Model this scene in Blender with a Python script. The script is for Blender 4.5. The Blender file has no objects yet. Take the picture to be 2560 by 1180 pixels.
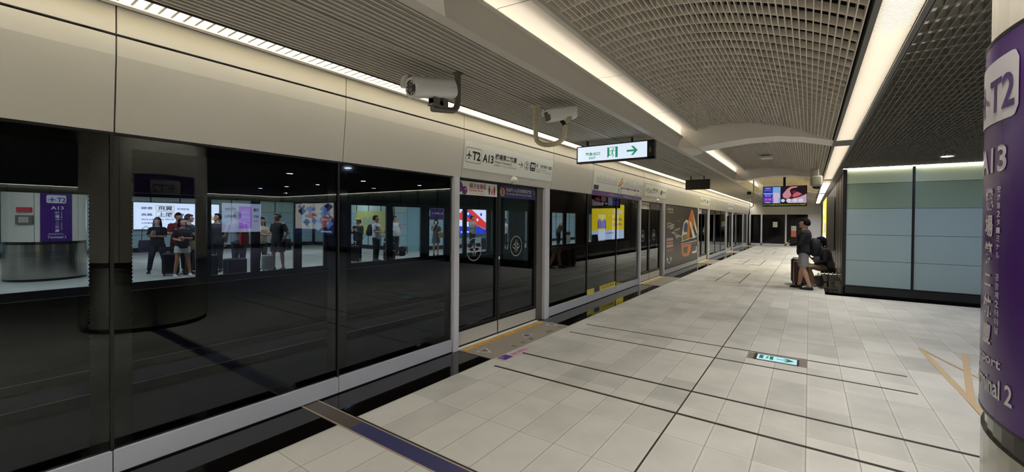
import bpy, bmesh, math, random
from mathutils import Vector, Matrix
random.seed(7)
S = bpy.context.scene
COL = S.collection
PI = math.pi

# ------------------------------------------------------------------ camera, world, exposure
cam_d = bpy.data.cameras.new('camera'); cam = bpy.data.objects.new('camera', cam_d); COL.objects.link(cam); S.camera = cam
yaw, pit, rol = 0.615928482, -0.0114019641, 0.00819492419
cyw, syw, cp, sp, cr, sr = math.cos(yaw), math.sin(yaw), math.cos(pit), math.sin(pit), math.cos(rol), math.sin(rol)
FW = Vector((-syw*cp, cyw*cp, sp)); RT = Vector((cyw, syw, 0)); UP = RT.cross(FW)
R2 = RT*cr + UP*sr; U2 = -RT*sr + UP*cr
mw = Matrix(((R2.x, U2.x, -FW.x, 0), (R2.y, U2.y, -FW.y, 0), (R2.z, U2.z, -FW.z, 1.6), (0, 0, 0, 1)))
cam.matrix_world = mw
cam_d.sensor_fit = 'HORIZONTAL'; cam_d.sensor_width = 36.0; cam_d.lens = 36*1050.75/2560
cam_d.shift_y = -28.04/2560; cam_d.clip_start = 0.05; cam_d.clip_end = 200
w = bpy.data.worlds.new('world'); S.world = w; w.use_nodes = True
w.node_tree.nodes['Background'].inputs[0].default_value = (0.02, 0.02, 0.022, 1)
w.node_tree.nodes['Background'].inputs[1].default_value = 0.3
S.view_settings.view_transform = 'Standard'; S.view_settings.look = 'None'
S.view_settings.gamma = 1; S.view_settings.exposure = 0.0
try: S.view_settings.use_curve_mapping = False
except Exception: pass
cy = S.cycles
cy.use_denoising = True; cy.max_bounces = 10; cy.diffuse_bounces = 4; cy.glossy_bounces = 5
cy.transparent_max_bounces = 16; cy.transmission_bounces = 6; cy.sample_clamp_indirect = 6.0
cy.caustics_reflective = False; cy.caustics_refractive = False; cy.blur_glossy = 0.5

# lamp strengths (emission of the real fittings)
E_STRIP, E_STRIP_R, E_COVE, E_DOWN, E_LINE, E_FAR = 19.0, 90.0, 8.0, 215.0, 22.0, 18.0

# ------------------------------------------------------------------ materials
MATS = {}
def srgb(c):
    return tuple(((v/255)/12.92 if v/255 <= .04045 else ((v/255+.055)/1.055)**2.4) for v in c)
def mat(name, rgb=(128, 128, 128), rough=.5, metal=0., emit=0., spec=.5, noise=0., nscale=6., bump=0., coat=0., stretch=None):
    if name in MATS: return MATS[name]
    m = bpy.data.materials.new(name); MATS[name] = m; m.use_nodes = True
    nt = m.node_tree; b = nt.nodes['Principled BSDF']; c = srgb(rgb)
    b.inputs['Base Color'].default_value = (*c, 1); b.inputs['Roughness'].default_value = rough
    b.inputs['Metallic'].default_value = metal; b.inputs['Specular IOR Level'].default_value = spec
    b.inputs['Coat Weight'].default_value = coat
    if emit:
        b.inputs['Emission Color'].default_value = (*c, 1); b.inputs['Emission Strength'].default_value = emit
        b.inputs['Base Color'].default_value = (*[v*.3 for v in c], 1)
    if noise or bump:
        tc = nt.nodes.new('ShaderNodeTexCoord'); n = nt.nodes.new('ShaderNodeTexNoise'); n.inputs['Scale'].default_value = nscale
        n.inputs['Detail'].default_value = 4
        if stretch:
            mp = nt.nodes.new('ShaderNodeMapping'); mp.inputs['Scale'].default_value = stretch
            nt.links.new(tc.outputs['Object'], mp.inputs[0]); nt.links.new(mp.outputs[0], n.inputs['Vector'])
        else: nt.links.new(tc.outputs['Object'], n.inputs['Vector'])
        if noise:
            mx = nt.nodes.new('ShaderNodeMix'); mx.data_type = 'RGBA'
            mx.inputs[6].default_value = (*[v*(1-noise) for v in c], 1); mx.inputs[7].default_value = (*[min(1, v*(1+noise)) for v in c], 1)
            nt.links.new(n.outputs['Fac'], mx.inputs[0]); nt.links.new(mx.outputs[2], b.inputs['Base Color'])
        if bump:
            bp = nt.nodes.new('ShaderNodeBump'); bp.inputs['Strength'].default_value = bump; bp.inputs['Distance'].default_value = .01
            nt.links.new(n.outputs['Fac'], bp.inputs['Height']); nt.links.new(bp.outputs[0], b.inputs['Normal'])
    return m
def glass_mat(name, tint, refl=1.0, rough=0.0):
    m = bpy.data.materials.new(name); MATS[name] = m; m.use_nodes = True; nt = m.node_tree
    for n in list(nt.nodes): nt.nodes.remove(n)
    o = nt.nodes.new('ShaderNodeOutputMaterial'); t = nt.nodes.new('ShaderNodeBsdfTransparent'); g = nt.nodes.new('ShaderNodeBsdfGlossy')
    t.inputs[0].default_value = (*tint, 1); g.inputs['Roughness'].default_value = rough; g.inputs['Color'].default_value = (.9, .95, .97, 1)
    f = nt.nodes.new('ShaderNodeFresnel'); f.inputs[0].default_value = 1.5
    mu = nt.nodes.new('ShaderNodeMath'); mu.operation = 'MULTIPLY'; mu.inputs[1].default_value = refl; mu.use_clamp = True
    mx = nt.nodes.new('ShaderNodeMixShader')
    nt.links.new(f.outputs[0], mu.inputs[0]); nt.links.new(mu.outputs[0], mx.inputs[0])
    nt.links.new(t.outputs[0], mx.inputs[1]); nt.links.new(g.outputs[0], mx.inputs[2]); nt.links.new(mx.outputs[0], o.inputs[0])
    return m
def floor_mat(name, base, dark, x0, y0, sx=.2955, sy=.604):
    """granite tiles: per-tile shade, grout lines, laid in world metres"""
    m = bpy.data.materials.new(name); m.use_nodes = True; nt = m.node_tree; N = nt.nodes.new; L = nt.links.new
    b = nt.nodes['Principled BSDF']; b.inputs['Specular IOR Level'].default_value = .28
    geo = N('ShaderNodeNewGeometry'); sep = N('ShaderNodeSeparateXYZ'); L(geo.outputs['Position'], sep.inputs[0])
    def M(op, a, b_=None, c=None):
        n = N('ShaderNodeMath'); n.operation = op
        for i, v in enumerate((a, b_, c)):
            if v is None: continue
            if isinstance(v, (int, float)): n.inputs[i].default_value = v
            else: L(v, n.inputs[i])
        return n.outputs[0]
    u = M('DIVIDE', M('SUBTRACT', sep.outputs[0], x0), sx); v = M('DIVIDE', M('SUBTRACT', sep.outputs[1], y0), sy)
    fu, fv = M('FLOOR', u), M('FLOOR', v); ru, rv = M('FRACT', u), M('FRACT', v)
    cmb = N('ShaderNodeCombineXYZ'); L(fu, cmb.inputs[0]); L(fv, cmb.inputs[1])
    wn = N('ShaderNodeTexWhiteNoise'); wn.noise_dimensions = '3D'; L(cmb.outputs[0], wn.inputs[0])
    rown = N('ShaderNodeTexWhiteNoise'); rown.noise_dimensions = '1D'; L(M('FLOOR', M('DIVIDE', fv, 1.0)), rown.inputs['W'])
    eu = M('MINIMUM', ru, M('SUBTRACT', 1.0, ru)); ev = M('MINIMUM', rv, M('SUBTRACT', 1.0, rv))
    gu = M('LESS_THAN', eu, .0105); gv = M('LESS_THAN', ev, .005)
    nz = N('ShaderNodeTexNoise'); nz.inputs['Scale'].default_value = 2.2; nz.inputs['Detail'].default_value = 6; L(geo.outputs['Position'], nz.inputs['Vector'])
    fine = N('ShaderNodeTexNoise'); fine.inputs['Scale'].default_value = 140; fine.inputs['Detail'].default_value = 2; L(geo.outputs['Position'], fine.inputs['Vector'])
    t = M('ADD', M('MULTIPLY', M('POWER', wn.outputs['Value'], 2.0), .38), M('MULTIPLY', M('POWER', rown.outputs['Value'], 3.0), .25))
    t = M('ADD', t, M('MULTIPLY', M('SUBTRACT', nz.outputs['Fac'], .5), .9)); t = M('ADD', t, M('MULTIPLY', M('SUBTRACT', fine.outputs['Fac'], .5), .25))
    # worn lighter edge on every tile
    t = M('SUBTRACT', t, M('MULTIPLY', M('LESS_THAN', M('MINIMUM', eu, M('MULTIPLY', ev, 2.0)), .07), .10))
    tc = N('ShaderNodeClamp'); L(t, tc.inputs[0])
    mx = N('ShaderNodeMix'); mx.data_type = 'RGBA'; mx.inputs[6].default_value = (*srgb(base), 1); mx.inputs[7].default_value = (*srgb(dark), 1); L(tc.outputs[0], mx.inputs[0])
    m2 = N('ShaderNodeMix'); m2.data_type = 'RGBA'; L(M('MULTIPLY', M('MAXIMUM', gu, M('MULTIPLY', gv, .85)), .62), m2.inputs[0])
    L(mx.outputs[2], m2.inputs[6]); m2.inputs[7].default_value = (*srgb((84, 80, 74)), 1); L(m2.outputs[2], b.inputs['Base Color'])
    L(M('ADD', .44, M('MULTIPLY', nz.outputs['Fac'], .2)), b.inputs['Roughness'])
    return m

M_cream = mat('cream powder coated panel', (212, 209, 199), .42, spec=.4, noise=.03, nscale=1.2)
M_sign = mat('sign white', (240, 242, 232), .45, spec=.35)
M_alu = mat('brushed aluminium', (218, 220, 228), .4, .08, noise=.05, nscale=30, stretch=(1, 1, .05))
M_kick = mat('grey kick plate', (192, 197, 208), .4, .05, noise=.05, nscale=3)
M_whitekick = mat('pale kick plate', (196, 198, 192), .4, .15, noise=.04, nscale=4)
M_dark = mat('black metal', (18, 19, 22), .35, .2)
M_frame = mat('dark bronze frame', (46, 45, 44), .4, .5)
M_frit = mat('black frit glass', (3, 3, 4), .06, spec=.3)
M_groove = mat('groove black', (10, 9, 8), .8)
M_granite = mat('polished black granite', (14, 12, 11), .045, spec=.65, noise=.3, nscale=60)
M_slat = mat('grey ceiling slat', (158, 156, 148), .5, .1, noise=.04, nscale=2)
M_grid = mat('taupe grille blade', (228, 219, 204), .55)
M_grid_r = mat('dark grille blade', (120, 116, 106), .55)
M_void = mat('dark void above ceiling', (10, 9, 8), .95)
M_rib = mat('pale cream rib', (238, 233, 224), .5)
M_beam = mat('warm cream beam', (208, 203, 193), .5, noise=.02, nscale=1)
M_lit = mat('glossy cream cove panel', (226, 220, 211), .38, noise=.05, nscale=1.6)
M_lamp = mat('strip lamp diffuser', (255, 251, 243), .5, emit=E_STRIP)
M_lamp_r = mat('right strip diffuser', (255, 250, 242), .5, emit=E_STRIP_R)
M_cove = mat('cove tube', (255, 247, 234), .5, emit=E_COVE)
M_down = mat('downlight lens', (214, 226, 255), .5, emit=E_DOWN)
M_line = mat('line lamp', (255, 246, 228), .5, emit=E_LINE)
M_far = mat('far ceiling lamp', (225, 238, 255), .5, emit=E_FAR)
M_louver = mat('white louver blade', (238, 232, 218), .4)
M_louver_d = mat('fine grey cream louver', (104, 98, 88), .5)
M_white = mat('white enamel', (226, 226, 220), .35)
M_camw = mat('dull ivory enamel', (168, 162, 146), .5)
M_offw = mat('ivory enamel', (196, 188, 160), .4)
M_greym = mat('grey painted steel', (106, 102, 96), .4, .3)
M_teal = mat('frosted teal glass', (166, 188, 190), .3, spec=.5, noise=.05, nscale=.8)
M_teal_top = mat('frosted glass lamplit top row', (206, 222, 196), .3, spec=.5, noise=.04, nscale=.8)  # same teal glass, line lamp's glow painted in as a paler green
M_teal_mid = mat('frosted glass lamplit upper row', (142, 164, 144), .3, spec=.5, noise=.04, nscale=.8)  # painted lamp gradient carried on into the row below the top
M_plinth = mat('black glossy plinth', (24, 25, 28), .12, .3)
M_brown = mat('dark brown glass cladding', (40, 33, 29), .42, spec=.25)
M_steel = mat('stainless steel', (170, 168, 160), .2, 1., noise=.06, nscale=40, stretch=(1, 1, .02))
M_purple = mat('purple wrap', (70, 32, 108), .25, spec=.5)
M_purple2 = mat('purple print', (92, 56, 140), .4)
M_white2 = mat('white print', (204, 200, 206), .4)
M_black2 = mat('black print', (24, 24, 24), .5)
M_grey2 = mat('grey print', (96, 94, 92), .5)
M_green = mat('green sign print', (52, 160, 120), .5, emit=.62)
M_exit = mat('lit white sign face', (226, 240, 255), .5, emit=.9)
M_red = mat('red print', (160, 22, 40), .5)
M_gold = mat('gold print', (206, 158, 60), .5)
M_navy = mat('navy print', (34, 32, 96), .4)
M_navyfloor = mat('navy floor stone', (60, 60, 98), .35, noise=.12, nscale=9)
M_mat = mat('brown grey door mat', (142, 136, 124), .6, noise=.12, nscale=14)
M_yel = mat('worn yellow tape', (208, 160, 74), .5, noise=.12, nscale=20)
M_org = mat('orange print', (190, 112, 44), .5)
M_tape = mat('tan floor tape', (184, 160, 124), .55, noise=.08, nscale=10)
M_inlay = mat('dark metal inlay', (36, 32, 27), .55)
M_brass = mat('pale metal trim', (190, 176, 158), .4, .5)
M_pane = glass_mat('door glass', (.66, .70, .71), 1.0)
M_pane_far = glass_mat('far door glass', (.86, .9, .9), .6)

# ------------------------------------------------------------------ mesh builder
class MB:
    def __init__(s): s.v = []; s.f = []; s.fm = []; s.mats = []
    def mi(s, m):
        if m not in s.mats: s.mats.append(m)
        return s.mats.index(m)
    def poly(s, pts, m):
        i = len(s.v); s.v += [tuple(p) for p in pts]; s.f.append(tuple(range(i, i+len(pts)))); s.fm.append(s.mi(m)); return s
    def box(s, x0, x1, y0, y1, z0, z1, m):
        if x0 > x1: x0, x1 = x1, x0
        if y0 > y1: y0, y1 = y1, y0
        if z0 > z1: z0, z1 = z1, z0
        i = len(s.v); k = s.mi(m)
        s.v += [(x0,y0,z0),(x1,y0,z0),(x1,y1,z0),(x0,y1,z0),(x0,y0,z1),(x1,y0,z1),(x1,y1,z1),(x0,y1,z1)]
        for f in ((0,3,2,1),(4,5,6,7),(0,1,5,4),(1,2,6,5),(2,3,7,6),(3,0,4,7)): s.f.append(tuple(i+a for a in f)); s.fm.append(k)
        return s
    def rbox(s, x0, x1, y0, y1, z0, z1, r, m, seg=3):
        """box with bevelled edges"""
        bm = bmesh.new(); bmesh.ops.create_cube(bm, size=1)
        for v in bm.verts: v.co = Vector(((x0+x1)/2+v.co.x*abs(x1-x0), (y0+y1)/2+v.co.y*abs(y1-y0), (z0+z1)/2+v.co.z*abs(z1-z0)))
        bmesh.ops.bevel(bm, geom=bm.edges[:], offset=r, segments=seg, affect='EDGES', profile=.5)
        s.addbm(bm, m); return s
    def addbm(s, bm, m, mx=None):
        i = len(s.v); k = s.mi(m); bm.verts.ensure_lookup_table()
        for v in bm.verts: s.v.append(tuple((mx @ v.co) if mx else v.co))
        for f in bm.faces: s.f.append(tuple(i+v.index for v in f.verts)); s.fm.append(k)
        bm.free()
    def tube(s, pts, rad, m, n=12, cap=True, round_end=False):
        pts = [Vector(p) for p in pts]
        rad = [rad]*len(pts) if isinstance(rad, (int, float)) else list(rad)
        if round_end:
            a, b = pts[0], pts[1]; d = (a-b).normalized(); ra = rad[0]
            c, e = pts[-1], pts[-2]; d2 = (c-e).normalized(); rc = rad[-1]
            pts = [a+d*ra*.95, a+d*ra*.7]+pts+[c+d2*rc*.7, c+d2*rc*.95]; rad = [ra*.3, ra*.72]+rad+[rc*.72, rc*.3]
        k = s.mi(m); base = len(s.v); up = None
        for i, p in enumerate(pts):
            t = (pts[min(i+1, len(pts)-1)]-pts[max(i-1, 0)]).normalized()
            if up is None:
                up = Vector((0, 0, 1)) if abs(t.z) < .9 else Vector((1, 0, 0))
            a = t.cross(up).normalized(); b = a.cross(t).normalized(); up = b
            for j in range(n):
                th = 2*PI*j/n; s.v.append(tuple(p+(a*math.cos(th)+b*math.sin(th))*rad[i]))
        for i in range(len(pts)-1):
            for j in range(n):
                q = (base+i*n+j, base+(i+1)*n+j, base+(i+1)*n+(j+1) % n, base+i*n+(j+1) % n); s.f.append(q); s.fm.append(k)
        if cap:
            s.f.append(tuple(base+j for j in range(n))); s.fm.append(k)
            s.f.append(tuple(base+(len(pts)-1)*n+j for j in reversed(range(n)))); s.fm.append(k)
        return s
    def loft(s, secs, m, n=16, ex=2.0):
        """secs: (centre, right vec*rx, fwd vec*ry)"""
        k = s.mi(m); base = len(s.v)
        for c, a, b in secs:
            c, a, b = Vector(c), Vector(a), Vector(b)
            for j in range(n):
                th = 2*PI*j/n; cx, sx = math.cos(th), math.sin(th)
                cx = math.copysign(abs(cx)**(2/ex), cx); sx = math.copysign(abs(sx)**(2/ex), sx)
                s.v.append(tuple(c+a*cx+b*sx))
        for i in range(len(secs)-1):
            for j in range(n):
                s.f.append((base+i*n+j, base+i*n+(j+1) % n, base+(i+1)*n+(j+1) % n, base+(i+1)*n+j)); s.fm.append(k)
        s.f.append(tuple(base+j for j in reversed(range(n)))); s.fm.append(k)
        s.f.append(tuple(base+(len(secs)-1)*n+j for j in range(n))); s.fm.append(k)
        return s
    def ell(s, c, r, m, mx=None, n=16, h=12, fn=None):
        c = Vector(c); k = s.mi(m); base = len(s.v); rows = []
        for i in range(h+1):
            ph = PI*i/h; row = []
            for j in range(1 if i in (0, h) else n):
                th = 2*PI*j/n; p = Vector((math.sin(ph)*math.cos(th), math.sin(ph)*math.sin(th), math.cos(ph)))
                q = Vector((p.x*r[0], p.y*r[1], p.z*r[2]))
                if fn: q = fn(p, q)
                if mx: q = mx @ q
                row.append(len(s.v)); s.v.append(tuple(c+q))
            rows.append(row)
        for i in range(h):
            a, b = rows[i], rows[i+1]
            for j in range(n):
                if len(a) == 1: f = (a[0], b[j], b[(j+1) % n])
                elif len(b) == 1: f = (a[j], b[0], a[(j+1) % n])
                else: f = (a[j], b[j], b[(j+1) % n], a[(j+1) % n])
                s.f.append(f); s.fm.append(k)
        return s
    def disc(s, c, u, v, r, m, n=28, r_in=0, a0=0, a1=2*PI):
        c, u, v = Vector(c), Vector(u), Vector(v)
        if r_in == 0 and a1-a0 > 6.2: return s.poly([c+u*r*math.cos(2*PI*i/n)+v*r*math.sin(2*PI*i/n) for i in range(n)], m)
        for i in range(n):
            t0, t1 = a0+(a1-a0)*i/n, a0+(a1-a0)*(i+1)/n
            d0, d1 = u*math.cos(t0)+v*math.sin(t0), u*math.cos(t1)+v*math.sin(t1)
            s.poly([c+d0*r_in, c+d0*r, c+d1*r, c+d1*r_in], m)
        return s
    def rrect(s, o, u, v, a0, a1, b0, b1, r, m, line=0, n=6):
        """rounded rectangle on plane o,u,v; line>0 draws only a border"""
        def ring(off):
            pts = []
            for cx, cy_, t0 in ((a1-r, b1-r, 0), (a0+r, b1-r, PI/2), (a0+r, b0+r, PI), (a1-r, b0+r, 1.5*PI)):
                for i in range(n+1):
                    t = t0+PI/2*i/n; pts.append((cx+(r-off)*math.cos(t), cy_+(r-off)*math.sin(t)))
            return pts
        o, u, v = Vector(o), Vector(u), Vector(v); P = lambda q: o+u*q[0]+v*q[1]
        if not line: return s.poly([P(q) for q in ring(0)], m)
        A, B = ring(0), ring(line)
        for i in range(len(A)):
            j = (i+1) % len(A); s.poly([P(A[i]), P(A[j]), P(B[j]), P(B[i])], m)
        return s
    def shape(s, o, u, v, pts, m):
        o, u, v = Vector(o), Vector(u), Vector(v); return s.poly([o+u*a+v*b for a, b in pts], m)
    def text(s, body, o, u, v, a0, a1, b0, b1, m, bold=0., cut=None):
        """lettering fitted into the rectangle a0..a1 x b0..b1 of plane o,u,v"""
        vs, fs = glyphs(body, bold)
        if not vs: return s
        x0, x1 = min(p[0] for p in vs), max(p[0] for p in vs); y0, y1 = min(p[1] for p in vs), max(p[1] for p in vs)
        o, u, v = Vector(o), Vector(u), Vector(v); i = len(s.v); k = s.mi(m)
        for p in vs: s.v.append(tuple(o+u*(a0+(p[0]-x0)/(x1-x0+1e-9)*(a1-a0))+v*(b0+(p[1]-y0)/(y1-y0+1e-9)*(b1-b0))))
        for f in fs: s.f.append(tuple(i+a for a in f)); s.fm.append(k)
        return s
    def warp(s, fn): s.v = [tuple(fn(Vector(p))) for p in s.v]; return s
    def build(s, name, parent=None, world=True, smooth=0, recalc=False, bevel=0):
        me = bpy.data.meshes.new(name)
        org = parent_loc(parent) if (parent is not None and world) else Vector((0, 0, 0))
        me.from_pydata([tuple(Vector(p)-org) for p in s.v], [], s.f)
        for m in s.mats: me.materials.append(m)
        me.polygons.foreach_set('material_index', s.fm)
        me.update(); me.validate()
        if recalc:
            bm = bmesh.new(); bm.from_mesh(me); bmesh.ops.recalc_face_normals(bm, faces=bm.faces); bm.to_mesh(me); bm.free()
        if smooth:
            me.shade_smooth(); me.set_sharp_from_angle(angle=math.radians(smooth))
        o = bpy.data.objects.new(name, me); COL.objects.link(o)
        if parent is not None: o.parent = parent
        if bevel:
            b = o.modifiers.new('bevel', 'BEVEL'); b.width = bevel; b.segments = 2; b.limit_method = 'ANGLE'
        return o
def parent_loc(o):
    l = Vector(o.location)
    return l + (parent_loc(o.parent) if o.parent else Vector((0, 0, 0)))
GL = {}
def glyphs(body, bold):
    key = (body, bold)
    if key not in GL:
        c = bpy.data.curves.new('t', 'FONT'); c.body = body; c.resolution_u = 3; c.offset = bold
        o = bpy.data.objects.new('t', c); COL.objects.link(o)
        me = bpy.data.meshes.new_from_object(o.evaluated_get(bpy.context.evaluated_depsgraph_get()))
        GL[key] = ([(v.co.x, v.co.y) for v in me.vertices], [tuple(p.vertices) for p in me.polygons])
        bpy.data.objects.remove(o); bpy.data.curves.remove(c); bpy.data.meshes.remove(me)
    return GL[key]
def thing(name, label, cat, loc=(0, 0, 0), rz=0, group=None):
    o = bpy.data.objects.new(name, None); o.empty_display_size = .1; COL.objects.link(o)
    o.location = loc; o.rotation_euler = (0, 0, rz); o['label'] = label; o['category'] = cat
    if group: o['group'] = group
    return o
def tag(o, label, cat, group=None, kind=None):
    if kind: o['kind'] = kind
    if label: o['label'] = label
    if cat: o['category'] = cat
    if group: o['group'] = group
    return o
def struct(o, label=None):
    o['kind'] = 'structure'
    if label: o['label'] = label
    return o
def copy_thing(o, loc, rz=None, label=None):
    c = o.copy(); COL.objects.link(c); c.location = loc
    if rz is not None: c.rotation_euler = (0, 0, rz)
    if label: c['label'] = label
    def rec(a, b):
        for ch in list(a.children):
            d = ch.copy(); COL.objects.link(d); d.parent = b; rec(ch, d)
    rec(o, c)
    return c
PLANE = [(.5,1),(.54,.93),(.55,.62),(1,.36),(1,.27),(.55,.42),(.54,.17),(.68,.06),(.68,0),(.5,.05),(.32,0),(.32,.06),(.46,.17),(.45,.42),(0,.27),(0,.36),(.45,.62),(.46,.93)]
def plane_icon(mb, o, u, v, a0, a1, b0, b1, m):
    # two quads-free fan pieces so the concave outline fills cleanly
    P = lambda x, y: (a0+x*(a1-a0), b0+y*(b1-b0))
    mb.shape(o, u, v, [P(.44,.1),P(.56,.1),P(.56,.9),P(.5,1),P(.44,.9)], m)
    mb.shape(o, u, v, [P(.5,.66),P(0,.38),P(0,.28),P(.5,.45)], m); mb.shape(o, u, v, [P(.5,.66),P(.5,.45),P(1,.28),P(1,.38)], m)
    mb.shape(o, u, v, [P(.5,.2),P(.3,.08),P(.3,0),P(.5,.07)], m); mb.shape(o, u, v, [P(.5,.2),P(.5,.07),P(.7,0),P(.7,.08)], m)
def arrow(mb, o, u, v, a0, a1, b0, b1, m, t=.16, fat=.3):
    bm_ = (b0+b1)/2; h = b1-b0; w_ = a1-a0
    mb.shape(o, u, v, [(a0, bm_-h*t/2), (a1-w_*.12, bm_-h*t/2), (a1-w_*.12, bm_+h*t/2), (a0, bm_+h*t/2)], m)
    q = h*fat*.7
    mb.shape(o, u, v, [(a1, bm_), (a1-h*.5, b1), (a1-h*.5-q, b1), (a1-q*1.2, bm_)], m)
    mb.shape(o, u, v, [(a1, bm_), (a1-q*1.2, bm_), (a1-h*.5-q, b0), (a1-h*.5, b0)], m)

# ================================================================== THE SETTING
YN, YF = -7.0, 33.8           # near and far ends of the platform
XP = -3.5                     # plane of the platform screen doors
ZC = 2.88                     # flat slatted ceiling over the door line
vz = lambda x: 3.235-.203*(x+1.2)**2

# floor
f = MB().box(-2.965, 18.4, YN, YF+.6, -.3, 0, floor_mat('granite tiles', (195, 194, 187), (138, 137, 132), -.887, 2.625))
struct(f.build('floor'))
f = MB().box(-3.62, -2.965, YN, YF+.6, -.3, 0, M_granite)                        # polished border in front of the doors
struct(f.build('trim_1'))
f = MB(); f.box(.305, 18.1, 11.64, 12.0, -.3, .0015, M_granite); f.box(.305, .66, 11.64, YF, -.3, .0015, M_granite)
struct(f.build('trim_2'))
f = MB()                                                                          # metal strips let into the floor
f.box(-.893, -.881, 2.05, YF-6, -.01, .002, M_inlay)
for y in (3.645, 4.20): f.box(-2.80, 2.6, y-.015, y+.015, -.01, .0022, M_inlay)
for y in (5.40, 5.95): f.box(-2.79, .85, y-.013, y+.013, -.01, .0022, M_inlay)
for y0, y1 in ((12.4, 15.0), (17.9, 20.6), (24.6, 27.4)):
    for x in (-2.05, -1.48): f.box(x-.012, x+.012, y0, y1, -.01, .0022, M_inlay)
    f.box(-2.3, -2.05, y0-.01, y0+.01, -.01, .0022, M_inlay); f.box(-1.9, -1.48, y0-.01, y0+.01, -.01, .0022, M_inlay)
struct(f.build('trim_3'))
f = MB(); f.box(-2.84, 2.6, 1.885, 2.012, -.01, .0035, M_navyfloor); f.box(-3.5, -2.84, 1.885, 2.012, -.01, .0035, mat('brown grey stone', (84, 76, 70), .4, noise=.1))                # expansion joint strip
for y in (1.876, 2.018): f.box(-3.5, 2.6, y-.006, y+.006, -.01, .005, M_brass)
f.box(-2.96, 2.6, 2.03, 2.042, -.01, .003, M_inlay)
struct(f.build('trim_4'))

# slatted ceiling over the door line, its black backing and the camera rail slot
f = MB()
n = int((3.20-1.90)/.051)
for i in range(n+1):
    x = -3.185+i*.051
    if abs(x+2.50) < .02: continue
    f.box(x-.0045, x+.0045, YN, YF, ZC, ZC+.006, M_grid)                     # pale lower lip
    f.box(x-.003, x+.024, YN, YF, ZC+.012, ZC+.02, M_slat)
    f.box(x-.003, x+.003, YN, YF, ZC+.004, ZC+.035, M_slat)
f.box(-3.2, -1.88, YN, YF, ZC+.05, ZC+.07, M_void)
f.box(-2.56, -2.515, YN, YF, ZC+.001, ZC+.01, M_slat)
f.box(-3.205, -3.192, YN, YF, ZC-.004, ZC+.06, M_groove); f.box(-3.215, -3.205, YN, YF, ZC-.006, ZC+.08, M_frame)
struct(f.build('ceiling'))

# beam edge, cove and lit cove panel
f = MB()
f.box(-1.90, -1.865, YN, YF, 2.86, 3.085, M_beam); f.box(-1.93, -1.84, YN, YF, 3.085, 3.10, M_beam)
f.box(-1.955, -1.90, YN, YF, 2.86, 2.885, M_beam)
struct(f.build('trim_5'))
f = MB()
prof = [(-2.12, 3.0), (-2.12, 3.15), (-2.07, 3.215), (-1.98, 3.235), (-1.62, 3.21)]
y = YN
while y < YF:
    y1 = min(y+1.92, YF)
    for a, b in zip(prof[:-1], prof[1:]):
        f.poly([(a[0], y+.003, a[1]), (b[0], y+.003, b[1]), (b[0], y1-.003, b[1]), (a[0], y1-.003, a[1])], M_lit)
    y = y1
f.box(-2.12, -1.90, YN, YF, 2.97, 2.985, M_beam)
struct(f.build('ceiling', smooth=40))

# vaulted egg-crate grille, cut at each rib
ribs = [1.05, 7.8, 14.55, 21.3, 28.05]
f = MB()
xs = [-1.60+.0411*i for i in range(46)]; xs = [x for x in xs if x < .285]
f.box(-1.645, -1.60, YN, YF, 3.165, 3.225, M_beam)
f.box(.272, .30, YN, YF, 2.79, 2.86, M_greym)
for x in xs:
    z = vz(x); f.box(x-.0035, x+.0035, YN, YF, z, z+.05, M_grid)
y = 3.255-.192*53
while y < YF:
    for x0, x1 in zip(xs[:-1], xs[1:]):
        z0, z1 = vz(x0)+.001, vz(x1)+.001
        if -3 < y:
            for dy, sgn in ((-.005, 1), (.005, -1)):
                q = [(x0, y+dy, z0), (x1, y+dy, z1), (x1, y+dy, z1+.055), (x0, y+dy, z0+.055)]
                f.poly(q if sgn > 0 else q[::-1], M_grid)
            f.poly([(x0, y-.005, z0), (x0, y+.005, z0), (x1, y+.005, z1), (x1, y-.005, z1)], M_grid)
    y += .192
struct(f.build('ceiling'))
f = MB(); f.box(-1.9, .32, YN, YF, 3.62, 3.64, M_void)
f.box(.5, 18.4, YN, 12.0, 3.25, 3.27, M_void); f.box(.30, .52, YN, YF, 3.25, 3.27, M_void); f.box(.29, .30, YN, YF, 2.86, 3.62, M_void)
struct(f.build('ceiling'))

# arched ribs crossing the vault
for ri, Y0 in enumerate(ribs):
    f = MB(); Y1 = Y0+.55
    low = [(-1.88, 2.885), (-1.69, 2.875), (-1.45, 2.90), (-1.15, 2.935), (-.85, 2.96), (-.45, 2.955), (-.1, 2.905), (.12, 2.85), (.30, 2.80)]
    top = [(x, (vz(x)+.02 if x > -1.62 else 3.24)) for x, _ in low]
    for i in range(len(low)-1):
        a, b, c, d = low[i], low[i+1], top[i+1], top[i]
        f.poly([(a[0], Y0, a[1]), (b[0], Y0, b[1]), (c[0], Y0, c[1]), (d[0], Y0, d[1])], M_rib)
        f.poly([(a[0], Y1, a[1]), (d[0], Y1, d[1]), (c[0], Y1, c[1]), (b[0], Y1, b[1])], M_rib)
        f.poly([(a[0], Y0, a[1]), (a[0], Y1, a[1]), (b[0], Y1, b[1]), (b[0], Y0, b[1])], M_rib)
    f.box(.30, .505, Y0-.05, Y0+.5, 2.792, 2.797, M_greym)
    f.poly([(-1.865, Y0-.30, 2.86), (-1.60, Y0, 2.86), (-1.60, Y1, 2.86), (-1.865, Y1+.30, 2.86)], M_rib)
    f.poly([(-1.865, Y0-.0, 3.1), (-1.865, Y0-.30, 2.86), (-1.60, Y0, 2.86)], M_rib)
    struct(f.build('trim_6', smooth=25))

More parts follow.
